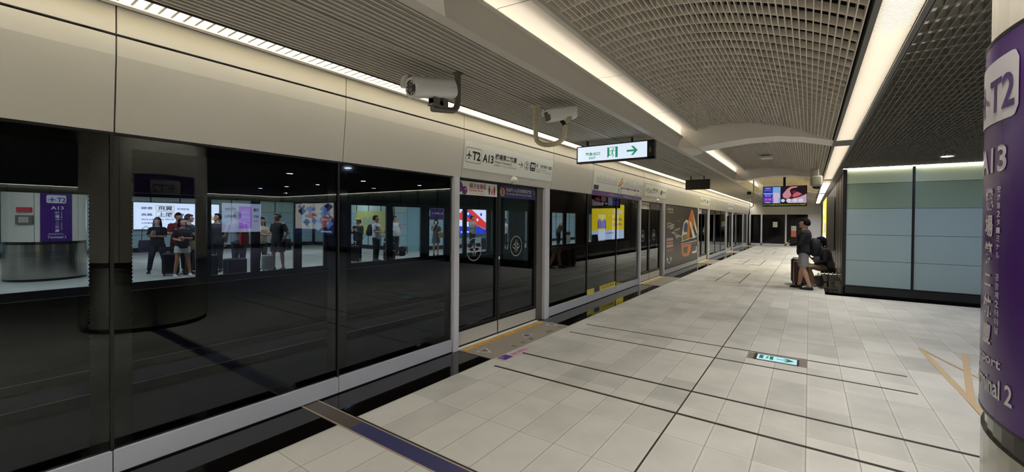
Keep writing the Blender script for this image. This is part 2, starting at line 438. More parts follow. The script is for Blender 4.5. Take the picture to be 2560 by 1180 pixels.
# flat grille to the right of the strip light
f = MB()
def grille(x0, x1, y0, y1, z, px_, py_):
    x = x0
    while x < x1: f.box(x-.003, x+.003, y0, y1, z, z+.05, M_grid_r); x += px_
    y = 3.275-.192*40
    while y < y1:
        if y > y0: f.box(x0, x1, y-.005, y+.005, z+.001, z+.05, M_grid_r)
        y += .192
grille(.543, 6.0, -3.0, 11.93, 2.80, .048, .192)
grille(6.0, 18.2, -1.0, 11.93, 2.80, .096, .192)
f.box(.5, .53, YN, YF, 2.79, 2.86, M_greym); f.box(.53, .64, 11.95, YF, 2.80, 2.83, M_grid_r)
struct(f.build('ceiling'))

# walls that close the platform
f = MB(); f.box(.52, 18.4, YN-.1, YN, 0, 3.2, M_cream); f.box(-3.6, .52, YN-.1, YN, 0, 3.6, M_cream); struct(f.build('wall_back'))
f = MB()                                                                          # brown glazed flank of the stair enclosure
f.box(.64, .70, 11.99, YF, .19, 2.80, M_brown); f.box(.62, .70, 11.97, YF, 0, .19, M_plinth)
for y in (13.2, 14.4, 15.6, 16.8, 18, 19.2, 20.4, 21.6, 22.8, 24): f.box(.634, .642, y, y+.02, .19, 2.80, M_groove)
struct(f.build('wall_right'))
f = MB(); f.box(-3.44, .62, YF+.02, YF+.1, 2.12, 3.6, M_cream); f.box(.0, .62, YF+.02, YF+.1, 0, 2.12, M_alu)
f.box(-3.44, -.0, YF+.08, YF+.12, .12, 2.12, M_frit)
for x in (-3.42, -2.72, -1.30, -.04): f.box(x-.05, x+.05, YF, YF+.09, 0, 2.12, M_alu)
f.box(-3.44, 0, YF, YF+.09, 0, .13, M_alu)
struct(f.build('wall_far'))
# small notices on the end wall
f = MB(); f.box(-2.05, -1.78, YF+.06, YF+.075, 1.25, 1.62, M_sign); tag(f.build('notice'), 'small pale notice on the middle dark window of the end wall', 'notice')
f = MB(); f.box(-1.0, -.72, YF+.06, YF+.075, 1.05, 1.35, M_sign); f.box(-1.0, -.72, YF+.06, YF+.075, .62, 1.05, mat('salmon print', (214, 120, 92), .5))
f.text('A13', (-.97, YF+.055, 0), (1, 0, 0), (0, 0, 1), 0, .2, 1.12, 1.28, M_black2)
tag(f.build('notice'), 'white and salmon notice on the end wall beside the standing person', 'notice')

# ------------------------------------------------------------------ strip lights
t = thing('strip_light', 'long white louvred strip light above the door fascia', 'light', (-3.32, 10, 2.9))
MB().box(-3.438, -3.43, YN, YF, 2.885, 3.10, M_offw).box(-3.222, -3.216, YN, YF, 2.885, 3.10, M_offw).box(-3.44, -3.388, YN, YF, 2.878, 2.886, M_louver).box(-3.44, -3.21, YN, YF, 3.10, 3.11, M_louver).build('housing', t)
MB().poly([(-3.43, YN, 3.08), (-3.222, YN, 3.08), (-3.222, YF, 3.08), (-3.43, YF, 3.08)][::-1], M_lamp).build('diffuser', t)
f = MB(); y = -1.0
while y < YF: f.box(-3.385, -3.225, y-.007, y+.007, 2.886, 2.945, M_louver); y += .065 if y < 12 else .26
f.build('louver', t)
t = thing('strip_light', 'wide warm white strip light between the vault and the flat grille', 'light', (.4, 10, 2.85))
MB().box(.30, .306, YN, YF, 2.80, 2.86, M_louver_d).box(.494, .50, YN, YF, 2.80, 2.86, M_louver_d).build('housing', t)
f = MB(); ys = [YN]+[v for r in ribs for v in (r-.05, r+.5)]+[YF]
f.poly([(.306, YN, 2.836), (.494, YN, 2.836), (.494, YF-1.2, 2.836), (.306, YF-1.2, 2.836)][::-1], M_lamp_r)
f.build('diffuser', t)
f = MB(); y = -1.0
while y < YF: f.box(.306, .494, y-.0015, y+.0015, 2.798, 2.831, M_louver_d); y += .022 if y < 16 else .066
f.build('louver', t)
t = tag(MB().tube([(-2.03, YN, 3.02), (-2.03, YF, 3.02)], .018, M_cove, n=8).build('cove_light'), 'warm tube glowing inside the cove beside the vaulted grille', 'light')
t = tag(MB().box(.60, 18.1, 11.925, 11.945, 2.79, 2.806, M_line).build('strip_light'), 'thin white light line along the top of the frosted glass wall', 'light')
t = tag(MB().box(17.50, 17.52, YN+1, 11.9, 2.79, 2.806, M_line).build('strip_light'), 'thin white light line along the side glass wall beyond the column', 'light')

# downlights in the flat grille
dl0 = thing('downlight', 'bluish white round downlight in the dark grille above the frosted glass wall', 'light', (1.98, 10.57, 2.795))
MB().disc((1.98, 10.57, 2.792), (1, 0, 0), (0, -1, 0), .075, M_down).build('lens', dl0)
f = MB()
for i in range(24):
    a, b = 2*PI*i/24, 2*PI*(i+1)/24
    P = lambda t_, r, z: (1.98+r*math.cos(t_), 10.57+r*math.sin(t_), z)
    f.poly([P(a, .075, 2.79), P(a, .1, 2.788), P(b, .1, 2.788), P(b, .075, 2.79)], M_white); f.poly([P(a, .1, 2.788), P(a, .1, 2.82), P(b, .1, 2.82), P(b, .1, 2.788)], M_white)
f.build('trim_ring', dl0)
for x, y in ((4.33, 5.74), (7.18, 8.16), (10.98, 7.94), (13.26, 10.07), (9.13, 8.06), (1.86, 5.85), (4.51, 8.14), (6.84, 10.25), (4.23, 10.23)):
    c = copy_thing(dl0, (x, y, 2.795), label='round downlight in the dark grille beyond the purple column'); c['group'] = 'downlights beyond the column'

# ------------------------------------------------------------------ frosted glass enclosure wall
def glass_panel(x0, x1, y, label, group=None, ax='x'):
    """one bay of the frosted wall, front on y (ax x) or on x (ax y)"""
    t = thing('frosted_glass_panel', label, 'glass wall panel', ((x0+x1)/2, y, 0) if ax == 'x' else (y, (x0+x1)/2, 0), 0, group)
    B = (lambda m_, a0, a1, d0, d1, z0, z1, mm: m_.box(a0, a1, y+d0, y+d1, z0, z1, mm)) if ax == 'x' else (lambda m_, a0, a1, d0, d1, z0, z1, mm: m_.box(y+d0, y+d1, a0, a1, z0, z1, mm))
    zs = [.215, .775, 1.34, 1.91, 2.46, 2.785]
    for i in range(5):
        m_ = MB(); B(m_, x0+.03, x1-.012, .0 if i < 4 else .004, .012, zs[i]+.004, zs[i+1]-.004, M_teal_top if i == 4 else (M_teal_mid if i == 3 else M_teal)); m_.build('pane', t)
    m_ = MB(); B(m_, x0, x0+.03, -.012, .03, .19, 2.79, M_frame)
    m_.build('mullion', t)
    m_ = MB(); B(m_, x0, x1, .012, .03, .19, 2.79, M_dark); B(m_, x0, x1, -.004, .03, .19, .213, M_dark); m_.build('backing_frame', t)
    m_ = MB(); B(m_, x0, x1, -.02, .04, .03, .19, M_plinth); B(m_, x0, x1, .0, .04, 0, .03, M_groove); m_.build('plinth', t)
    return t
GP = 1.11
for i in range(15):
    x0 = .64+GP*i
    lab = ['frosted teal glass bay next to the dark brown flank', 'frosted teal glass bay beside the purple column'][i] if i < 2 else 'frosted teal glass bay of the long wall beyond the column'
    glass_panel(x0, x0+GP, 11.95, lab, None if i < 2 else 'frosted bays beyond the column')
for i in range(16):
    glass_panel(11.9-GP*(i+1), 11.9-GP*i, 17.56, 'frosted teal glass bay of the side wall facing the doors', 'frosted bays of the side wall', 'y')
f = MB(); f.box(17.60, 18.4, YN, 12.5, 0, 3.2, M_void); f.box(.7, 18.4, 12.0, 12.1, 0, 3.2, M_void); struct(f.build('wall_right'))
f = MB(); f.box(.60, .66, 11.93, 11.99, .0, 2.80, M_frame); struct(f.build('trim_7'))

# ================================================================== PLATFORM SCREEN DOORS
def header_pt(y, z, out=0):
    """point on the sloping lower face of the fascia"""
    s_ = (z-2.12)/(2.58-2.12); return (-3.5+.05*s_+out, y, z)
ZB, ZK, ZG, ZT = 2.12, 2.58, 2.705, 2.878
def fascia(y0, y1, label, group=None):
    t = thing('fascia_panel', label, 'fascia panel', (-3.5, (y0+y1)/2, ZB), 0, group)
    g = .004; f = MB()
    a, b = y0+g, y1-g
    f.poly([(-3.5, a, ZB), (-3.45, a, ZK), (-3.45, b, ZK), (-3.5, b, ZB)][::-1], M_cream)
    f.poly([(-3.45, a, ZK), (-3.45, a, ZG-.008), (-3.45, b, ZG-.008), (-3.45, b, ZK)][::-1], M_cream)
    for yy in (a, b):
        q = [(-3.5, yy, ZB), (-3.45, yy, ZK), (-3.45, yy, ZG-.008), (-3.6, yy, ZG-.008), (-3.6, yy, ZB)]
        f.poly(q if yy == a else q[::-1], M_cream)
    f.poly([(-3.5, a, ZB), (-3.5, b, ZB), (-3.6, b, ZB), (-3.6, a, ZB)], M_frame)
    f.poly([(-3.6, a, ZB), (-3.6, a, ZG), (-3.6, b, ZG), (-3.6, b, ZB)], M_dark)
    f.build('lower_panel', t)
    MB().box(-3.6, -3.45, a, b, ZG+.008, ZT, M_cream).build('upper_panel', t)
    return t
f = MB(); f.box(-3.66, -3.602, YN, YF, ZB+.02, ZT, M_groove); f.box(-3.602, -3.50, YN, YF, ZB-.016, ZB-.002, M_dark); struct(f.build('trim_8'))
hj = [-5.5, -3.95, -2.4, -.85, .70, 2.25, 3.85, 6.05, 7.60, 10.65, 12.80, 14.35, 17.4, 19.55, 21.1, 24.15, 26.3, 27.85, 30.9, 33.7]
hl = {.70: 'blank cream fascia panel over the second fixed pane from the left', 2.25: 'blank cream fascia panel left of the T2 A13 sign', -.85: 'blank cream fascia panel at the left edge',
      3.85: 'cream fascia panel carrying the T2 A13 direction sign', 6.05: 'bluish lit fascia panel beside the exit sign', 7.60: 'cream fascia panel carrying the route map', 10.65: 'cream fascia panel over the second door, with a small dome'}
for a, b in zip(hj[:-1], hj[1:]):
    if a in hl: fascia(a, b, hl[a])
    else: fascia(a, b, 'cream fascia panel far along or outside the door line', 'far fascia panels')

ZKICK = .152
def pane_thing(y0, y1, label, group=None, post=True, xo=0):
    """fixed glass bay with black frit border, kick plate and slim mullion"""
    t = thing('fixed_glass_panel', label, 'glass panel', (XP, (y0+y1)/2, 0), 0, group)
    x = XP-.012
    MB().poly([(x, y0+.008, ZKICK), (x, y0+.008, ZB), (x, y1-.008, ZB), (x, y1-.008, ZKICK)][::-1], M_pane).build('glass', t)
    f = MB(); x2 = x-.006; w_ = .095
    for q in ((y0+.006, y0+w_, ZKICK, ZB), (y1-w_, y1-.006, ZKICK, ZB), (y0+w_, y1-w_, ZKICK, ZKICK+.065), (y0+w_, y1-w_, ZB-.09, ZB)):
        f.poly([(x2, q[0], q[2]), (x2, q[1], q[2]), (x2, q[1], q[3]), (x2, q[0], q[3])], M_frit)
    z = ZKICK+.07
    while z < ZB-.09:                                                  # saw-toothed frit edge of tiny dots
        for yy, s_ in ((y0+w_, 1), (y1-w_, -1)): f.poly([(x2, yy, z), (x2, yy+s_*.008, z+.009), (x2, yy, z+.018)], M_frit)
        z += .024
    f.build('frit_border', t)
    MB().box(XP-.04, XP+.012, y0+.003, y1-.003, .012, ZKICK, M_kick).box(XP-.03, XP+.004, y0, y1, 0, .012, M_groove).build('kick_plate', t)
    if post: MB().box(XP-.03, XP+.002, y0-.008, y0+.008, ZKICK, ZB, M_frame).build('mullion', t)
    return t
pane_thing(-2.36, -.84, 'fixed glass pane outside the left edge of the view', 'left fixed panes')
pane_thing(-.84, .688, 'fixed glass pane at the left edge, the far column showing through it')
pane_thing(.688, 2.212, 'fixed glass pane with four people close together seen through it')
pane_thing(2.212, 3.70, 'fixed glass pane directly left of the first sliding door')

def door(cy_, idx, label, near=False):
    y0, y1 = cy_-.93, cy_+.93; ym = cy_-.07
    t = thing('platform_screen_door', label, 'platform door', (XP, cy_, 0))
    MB().box(XP-.08, XP+.03, y0-.085, y0, 0, ZB-.005, M_alu).build('post', t, bevel=.004)
    f = MB().box(XP-.14, XP-.02, y1, y1+.17, 0, ZB-.005, M_greym); f.box(XP-.14, XP+.03, y1+.17, y1+.31, 0, ZB-.005, M_alu); f.build('post', t, bevel=.004)
    MB().box(XP-.2, XP+.02, y0, y1, -.01, .012, M_sign).build('threshold', t)
    MB().box(XP-.12, XP-.04, y0, y1, ZB-.03, ZB-.004, M_dark).build('head_rail', t)
    MB().box(XP-.075, XP-.029, ym-.009, ym+.009, .012, ZB-.04, M_dark).box(XP-.07, XP-.030, y0, y1, .012, .034, M_dark).build('gasket', t)
    for k, (a, b) in enumerate(((y0+.01, ym-.006), (ym+.006, y1-.005))):
        lf = bpy.data.objects.new('door_leaf', None); COL.objects.link(lf); lf.parent = t; lf.location = (0, (a+b)/2-cy_, 0)
        x = XP-.055; fr = .045
        f = MB(); f.box(x-.02, x+.02, a, a+fr, .03, ZB-.03, M_dark); f.box(x-.02, x+.02, b-fr, b, .03, ZB-.03, M_dark)
        f.box(x-.02, x+.02, a, b, ZB-.07, ZB-.03, M_dark); f.box(x-.02, x+.019, a+fr, b-fr, .2, .26, M_frit)
        f.build('leaf_frame', lf)
        MB().poly([(x, a+fr, .26), (x, a+fr, ZB-.07), (x, b-fr, ZB-.07), (x, b-fr, .26)][::-1], M_pane).build('leaf_glass', lf)
        MB().box(x-.02, x+.024, a, b, .03, .2, M_whitekick).build('leaf_kick_plate', lf)
        # round airport emblem on the glass
        if idx < 3:
            c = (x+.006, a+.36 if k == 0 else a+.46, 1.215); U, V = (0, 1, 0), (0, 0, 1)
            gm = mat('etched grey emblem', (150, 152, 152), .5)
            f = MB().disc(c, U, V, .152, gm, 36, .138)
            f.shape(c, U, V, [(-.02, .02), (-.12, 0), (-.02, -.02)], gm); f.shape(c, U, V, [(.02, .02), (.02, -.02), (.12, 0)], gm)
            for sgn in (1, -1):
                f.shape(c, U, V, [(-.012, .02), (-.012, .10), (-.03, .05), (-.105, .0), (-.075, -.03), (-.03, -.05), (-.012, -.10)] if sgn < 0 else [(.012, -.10), (.03, -.05), (.075, -.03), (.105, .0), (.03, .05), (.012, .10), (.012, .02)], gm)
            f.box(c[0]-.0005, c[0]+.0005, c[1]-.03, c[1]+.03, c[2]-.008, c[2]+.008, gm)
            f.build('emblem', lf)
        if idx < 2 and k == 1:
            MB().rrect((x+.024, a+.022, 1.07), (0, 1, 0), (0, 0, 1), -.016, .016, -.02, .02, .006, M_white).build('lock', lf)
    return t
dc = [4.73, 11.48, 18.23, 24.98, 31.73]
dn = ['first sliding platform door, with the Family Area sign above its left leaf', 'second sliding platform door from the camera', 'third sliding platform door, just beyond the train poster', 'fourth sliding platform door, far along the line', 'last sliding platform door next to the end wall']
for i, c in enumerate(dc):
    door(c, i, dn[i])
    if i < 4:
        a = c+1.24
        for k in range(3):
            lab = {(0, 0): 'fixed glass pane right of the first door', (0, 1): 'fixed glass pane with the yellow and blue strip along its foot', (0, 2): 'fixed glass pane left of the second door'}.get((i, k))
            p = pane_thing(a+1.498*k, a+1.498*(k+1), lab or 'fixed glass pane beyond the second door', None if lab else 'far fixed panes')
            if (i, k) == (0, 1):
                f = MB(); x = XP-.008
                U, V = (0, 1, 0), (0, 0, 1); o = (x, a+1.498, 0)
                f.shape(o, U, V, [(0.01, .155), (1.49, .155), (1.49, .255), (.01, .255)], mat('yellow strip', (226, 214, 70), .4))
                f.shape((x+.002, a+1.498, 0), U, V, [(.36, .155), (.62, .155), (.62, .255), (.36, .255)], M_navy)
                f.text('小心月台間隙', (x+.003, a+1.498, 0), U, V, .7, 1.4, .18, .235, M_navy)
                f.build('warning_strip', p)
# etched vertical edge lines left and right are part of the frames

# ------------------------------------------------------------------ signs on the fascia
U, V = (0, 1, 0), None
def hv():  # up vector of the sloping face
    return Vector((.05, 0, .46)).normalized()
HV = hv()
def hplane(out=.004): return Vector((-3.5, 0, 2.12))+Vector((.46, 0, -.05)).normalized()*out
HZ = lambda z: (z-2.12)/HV.z
t = thing('direction_sign', 'white T2 A13 Airport Terminal 2 sign on the fascia over the first door', 'sign', header_pt(4.96, 2.23, .003))
o = hplane(.003)
f = MB(); f.shape(o, U, HV, [(3.872, HZ(2.235)), (6.04, HZ(2.235)), (6.04, HZ(2.575)), (3.872, HZ(2.575))], M_sign); f.build('sign_plate', t)
f = MB(); o2 = hplane(.0045)
R_ = lambda *a: [HZ(z) if i > 1 else z for i, z in enumerate(a)]
f.rrect(o2, U, HV, *R_(3.897, 4.20, 2.315, 2.50), .03, M_black2, line=.005)
plane_icon(f, o2, U, HV, *R_(3.912, 4.012, 2.355, 2.462), M_black2)
f.text('T2', o2, U, HV, *R_(4.022, 4.182, 2.352, 2.462), M_black2, .03)
f.text('A13', o2, U, HV, *R_(4.229, 4.455, 2.35, 2.456), M_black2, .03)
f.text('機場第二航廈', o2, U, HV, *R_(4.49, 4.995, 2.416, 2.494), M_black2, .022)
f.text('Airport Terminal 2', o2, U, HV, *R_(4.484, 4.878, 2.362, 2.398), M_black2, .012)
f.text('空港第2ターミナル  공항 제2터미널', o2, U, HV, *R_(4.48, 4.987, 2.326, 2.352), M_grey2)
arrow(f, o2, U, HV, *R_(5.045, 5.158, 2.372, 2.456), M_black2, t=.1, fat=.2)
f.disc(Vector(o2)+Vector(U)*5.264+HV*HZ(2.414), U, HV, .062, M_black2, 28, .055)
f.text('2', o2, U, HV, *R_(5.238, 5.29, 2.378, 2.45), M_black2, .01)
f.rrect(o2, U, HV, *R_(5.36, 5.503, 2.352, 2.48), .012, M_black2)
f.text('往第一航廈', hplane(.006), U, HV, *R_(5.375, 5.488, 2.366, 2.385), M_sign)
for dx in (0, .055): f.rrect(hplane(.006), U, HV, *R_(5.385+dx, 5.425+dx, 2.40, 2.455), .01, M_sign)
f.text('經     往機場第一航廈', o2, U, HV, *R_(5.53, 5.998, 2.421, 2.474), M_black2, .01)
f.text('To Airport Terminal 1', o2, U, HV, *R_(5.532, 5.835, 2.379, 2.402), M_grey2)
f.text('空港第1ターミナル 공항 제1터미널', o2, U, HV, *R_(5.529, 5.982, 2.348, 2.368), M_grey2)
f.build('lettering', t)

t = thing('route_map', 'white line map with a purple band on the fascia right of the exit sign', 'sign', header_pt(9.2, 2.13, .003))
f = MB(); f.shape(o, U, HV, [(7.66, HZ(2.21)), (10.62, HZ(2.21)), (10.62, HZ(2.575)), (7.66, HZ(2.575))], M_sign); f.build('sign_plate', t)
f = MB(); f.shape(o, U, HV, [(7.65, HZ(2.122)), (10.62, HZ(2.122)), (10.62, HZ(2.21)), (7.65, HZ(2.21))], M_purple2)
f.text('A13 機場第二航廈 Airport Terminal 2', o2, U, HV, *R_(8.49, 8.98, 2.135, 2.18), M_white2); f.text('A12 機場第一航廈 Terminal 1', o2, U, HV, *R_(9.36, 9.88, 2.135, 2.18), M_white2)
f.build('purple_band', t)
f = MB()
def slant(x, z, L_, m, w_=.012):
    f.shape(o2, U, HV, [(x, HZ(z)), (x+w_, HZ(z)), (x+w_+L_*.45, HZ(z+L_)), (x+L_*.45, HZ(z+L_))], m)
for i in range(15): slant(7.80+i*.075, 2.40, .06+.09*random.random(), M_grey2)
for i in range(18): slant(9.28+i*.068, 2.385, .06+.11*random.random(), M_grey2)
for i in range(17): f.disc(Vector(o2)+Vector(U)*(7.82+i*.066)+HV*HZ(2.38), U, HV, .012, M_purple2, 10)
f.shape(o2, U, HV, [(8.93, HZ(2.36)), (8.97, HZ(2.36)), (9.2, HZ(2.55)), (9.15, HZ(2.57))], M_gold); f.shape(o2, U, HV, [(8.97, HZ(2.36)), (9.08, HZ(2.36)), (9.26, HZ(2.48)), (9.22, HZ(2.5))], M_gold)
f.shape(o2, U, HV, [(9.11, HZ(2.33)), (10.35, HZ(2.33)), (10.35, HZ(2.348)), (9.11, HZ(2.348))], M_purple2)
for i in range(17): f.disc(Vector(o2)+Vector(U)*(9.14+i*.073)+HV*HZ(2.368), U, HV, .011, M_purple2, 10)
for x in (9.6, 10.05, 10.33): f.disc(Vector(o2)+Vector(U)*x+HV*HZ(2.34), U, HV, .032, M_purple2, 14)
f.shape(o2, U, HV, [(9.0, HZ(2.22)), (9.03, HZ(2.22)), (9.03, HZ(2.33)), (9.0, HZ(2.33))], M_grey2); f.shape(o2, U, HV, [(9.14, HZ(2.22)), (9.17, HZ(2.22)), (9.17, HZ(2.33)), (9.14, HZ(2.33))], M_grey2)
f.shape(o2, U, HV, [(7.69, HZ(2.225)), (7.93, HZ(2.225)), (7.93, HZ(2.315)), (7.69, HZ(2.315))], M_navy)
for k in range(4): f.text('A1  A13', o2, U, HV, *R_(10.45, 10.59, 2.225+k*.07, 2.27+k*.07), M_grey2)
f.text('A18-A19', o2, U, HV, *R_(10.12, 10.38, 2.225, 2.265), M_grey2)
f.build('route_lines', t)

def small_dir(y, sc, label):
    t = thing('direction_sign', label, 'sign', header_pt(y, 2.2, .003)); f = MB()
    f.shape(o, U, HV, [(y-.02, HZ(2.26)), (y+2.05*sc, HZ(2.26)), (y+2.05*sc, HZ(2.56)), (y-.02, HZ(2.56))], M_sign); f.build('sign_plate', t); f = MB()
    plane_icon(f, o2, U, HV, *R_(y+.02*sc, y+.12*sc, 2.355, 2.455), M_black2)
    f.text('T2', o2, U, HV, *R_(y+.14*sc, y+.3*sc, 2.345, 2.455), M_black2, .012); f.text('A13', o2, U, HV, *R_(y+.36*sc, y+.58*sc, 2.345, 2.45), M_black2, .012)
    f.text('機場第二航廈', o2, U, HV, *R_(y+.63*sc, y+1.12*sc, 2.41, 2.49), M_black2, .012); f.text('Airport Terminal 2', o2, U, HV, *R_(y+.63*sc, y+1.05*sc, 2.355, 2.395), M_black2)
    arrow(f, o2, U, HV, *R_(y+1.18*sc, y+1.3*sc, 2.37, 2.45), M_black2, t=.1, fat=.2); f.rrect(o2, U, HV, *R_(y+1.42*sc, y+1.56*sc, 2.35, 2.47), .012, M_black2)
    f.text('往機場第一航廈', o2, U, HV, *R_(y+1.6*sc, y+1.98*sc, 2.40, 2.46), M_black2); f.build('lettering', t)
small_dir(10.85, .95, 'faint white T2 A13 sign on the fascia over the second door')
small_dir(17.5, .95, 'bright small white sign on the fascia over the third door')
small_dir(24.2, .95, 'distant white sign on the fascia over the fourth door')

for y, lab in ((4.96, 'white plastic dome under the T2 A13 sign'), (11.95, 'white plastic dome over the second door')):
    f = MB(); f.ell((-3.47, y, 2.17), (.045, .055, .045), M_white, n=18, h=12); f.tube([(-3.50, y, 2.17), (-3.462, y, 2.17)], .058, M_white, n=20)
    tag(f.build('dome_sensor', smooth=50), lab, 'sensor')

# stickers above the first door leaves
X_ = (XP-.028, 0, 0); VZ = (0, 0, 1)
t = thing('hanging_sign', 'pale Family Area sign with purple circles at the top of the first door', 'sign', (XP-.028, 4.2, 2.0))
f = MB(); f.box(XP-.034, XP-.03, 3.81, 4.625, 1.915, 2.085, M_sign); f.build('sign_plate', t)
f = MB(); x = XP-.028
f.disc((x, 3.842, 2.01), U, VZ, .075, M_purple, 24, 0, -PI/2, PI/2); f.disc((x+.001, 3.95, 1.968), U, VZ, .052, mat('plum print', (110, 24, 92), .4), 22); f.disc((x+.002, 3.965, 1.985), U, VZ, .012, M_white2, 12)
f.text('親子友善區', X_, U, VZ, 4.047, 4.38, 2.0, 2.068, M_red, .012); f.text('Family Area', X_, U, VZ, 4.047, 4.315, 1.955, 1.992, M_red, .005); f.text('ファミリーエリア  가족 구역', X_, U, VZ, 4.048, 4.334, 1.93, 1.946, M_red)
for yy, h in ((4.45, .112), (4.505, .072), (4.56, .112)):
    f.disc((x, yy, 1.935+h), U, VZ, h*.11, M_red, 12); f.shape(X_, U, VZ, [(yy-h*.08, 1.935), (yy+h*.08, 1.935), (yy+h*.17, 1.935+h*.5), (yy+h*.17, 1.935+h*.85), (yy-h*.17, 1.935+h*.85), (yy-h*.17, 1.935+h*.5)], M_red)
f.build('lettering', t)
t = thing('hanging_sign', 'dark blue No Leaning sign at the top of the first door, right leaf', 'sign', (XP-.028, 5.15, 2.0))
f = MB(); f.box(XP-.034, XP-.03, 4.68, 5.63, 1.915, 2.075, M_navy); f.build('sign_plate', t)
f = MB(); f.disc((x, 4.746, 1.993), U, VZ, .058, M_gold, 24); f.disc((x+.001, 4.746, 1.993), U, VZ, .04, M_navy, 20, .03); f.shape((x+.0015, 0, 0), U, VZ, [(4.735, 1.95), (4.757, 1.95), (4.757, 2.03), (4.735, 2.03)], M_navy)
f.text('勿倚門 小心月台間隙及門縫', X_, U, VZ, 4.834, 5.505, 2.004, 2.058, M_white2, .012); f.text('No Leaning  Mind the Gap & Edges', X_, U, VZ, 4.84, 5.505, 1.955, 1.99, M_white2, .01)
f.disc((x, 5.565, 2.02), U, VZ, .03, M_gold, 18, .02, -1.6, 2.2); f.build('lettering', t)
for c, sc in ((11.48, 1), (18.23, 1), (24.98, 1)):
    t = thing('hanging_sign', {11.48: 'pale red-figured sign at the top of the second door', 18.23: 'small pale sign at the top of the third door', 24.98: 'tiny pale sign at the top of the fourth door'}[c], 'sign', (XP-.028, c-.5, 2.0))
    MB().box(XP-.034, XP-.03, c-.92, c-.1, 1.915, 2.085, M_sign).build('sign_plate', t)
    f = MB(); f.text('親子友善區', X_, U, VZ, c-.68, c-.35, 2.0, 2.065, M_red, .01); f.text('Family Area', X_, U, VZ, c-.68, c-.42, 1.95, 1.985, M_red); f.disc((x, c-.84, 1.99), U, VZ, .05, M_purple, 18)
    for yy in (c-.26, c-.17): f.shape(X_, U, VZ, [(yy-.015, 1.935), (yy+.015, 1.935), (yy+.02, 2.05), (yy-.02, 2.05)], M_red)
    f.build('lettering', t)
    t = thing('hanging_sign', {11.48: 'blue lettered strip sign at the top of the second door', 18.23: 'blue strip sign at the top of the third door', 24.98: 'blue strip sign at the top of the fourth door'}[c], 'sign', (XP-.028, c+.4, 2.0))
    MB().box(XP-.034, XP-.03, c-.05, c+.9, 1.915, 2.075, M_navy).build('sign_plate', t)
    f = MB(); f.text('勿倚門 小心月台間隙', X_, U, VZ, c+.1, c+.78, 2.0, 2.05, M_white2, .01); f.text('No Leaning  Mind the Gap', X_, U, VZ, c+.1, c+.78, 1.95, 1.985, M_white2); f.build('lettering', t)

# door mats set into the black border
for i, c in enumerate(dc):
    y0, y1 = c-.93, c+.93
    t = thing('door_mat', ['grey brown door mat with worn yellow lettered tape at the first door', 'brown door mat in front of the second door', 'tan door mat in front of the third door', 'pale door mat in front of the fourth door', 'pale door mat in front of the last door'][i], 'door mat', (-3.2, c, 0))
    MB().box(-3.475, -2.955, y0, y1+.03, 0, .006, M_mat).build('mat_surface', t)
    f = MB(); zt = .008
    O = (-3.0, 0, zt); UU, VV = (0, 1, 0), (-1, 0, 0)
    f.poly([(-3.46, y0+.03, zt), (-3.37, y0+.03, zt), (-3.37, y1, zt), (-3.46, y1, zt)], M_yel)
    if i == 0:
        f.text('小 心 月 台 間 隙   Mind the Gap', (-3.45, 0, zt+.001), (0, 1, 0), (1, 0, 0), y0+.2, y1-.15, .01, .07, M_org, .03)
        for yy, m_ in ((y0+.17, M_black2), (c+.12, M_purple2), (y1-.06, M_black2)):
            s_ = .105
            f.poly([(-3.26, yy, zt), (-3.12, yy-s_, zt), (-3.12, yy+s_, zt)] if m_ is M_purple2 else [(-3.10, yy, zt), (-3.26, yy+s_, zt), (-3.26, yy-s_, zt)], M_white2)
            s_ = .07
            f.poly([(-3.235, yy, zt+.001), (-3.135, yy-s_, zt+.001), (-3.135, yy+s_, zt+.001)] if m_ is M_purple2 else [(-3.13, yy, zt+.001), (-3.245, yy+s_, zt+.001), (-3.245, yy-s_, zt+.001)], m_ if m_ is M_purple2 else M_grey2)
        for yy in (4.32, 4.52, 4.72, 5.15, 5.2, 5.25, 5.5): f.poly([(-3.06, yy, zt), (-3.0, yy, zt), (-3.0, yy+.05, zt), (-3.06, yy+.05, zt)], M_grey2)
    f.build('tape', t)
t = thing('floor_sticker', 'purple and pink floor sticker with a wheelchair mark by the first door mat', 'sticker', (-2.86, 4.1, 0))
f = MB(); zt = .003
f.poly([(-2.93, 3.84, zt), (-2.80, 3.84, zt), (-2.80, 4.42, zt), (-2.93, 4.42, zt)], mat('pale pink print', (198, 178, 186), .5))
f.poly([(-2.93, 3.86, zt+.001), (-2.81, 3.86, zt+.001), (-2.81, 4.02, zt+.001), (-2.93, 4.02, zt+.001)], M_purple2)
f.disc((-2.885, 3.90, zt+.002), (1, 0, 0), (0, 1, 0), .022, M_white2, 16, .014)
f.text('優先候車區', (-2.85, 0, zt+.001), (0, 1, 0), (-1, 0, 0), 4.06, 4.38, -.03, .045, mat('rose print', (170, 80, 110), .5)); f.build('print', t)

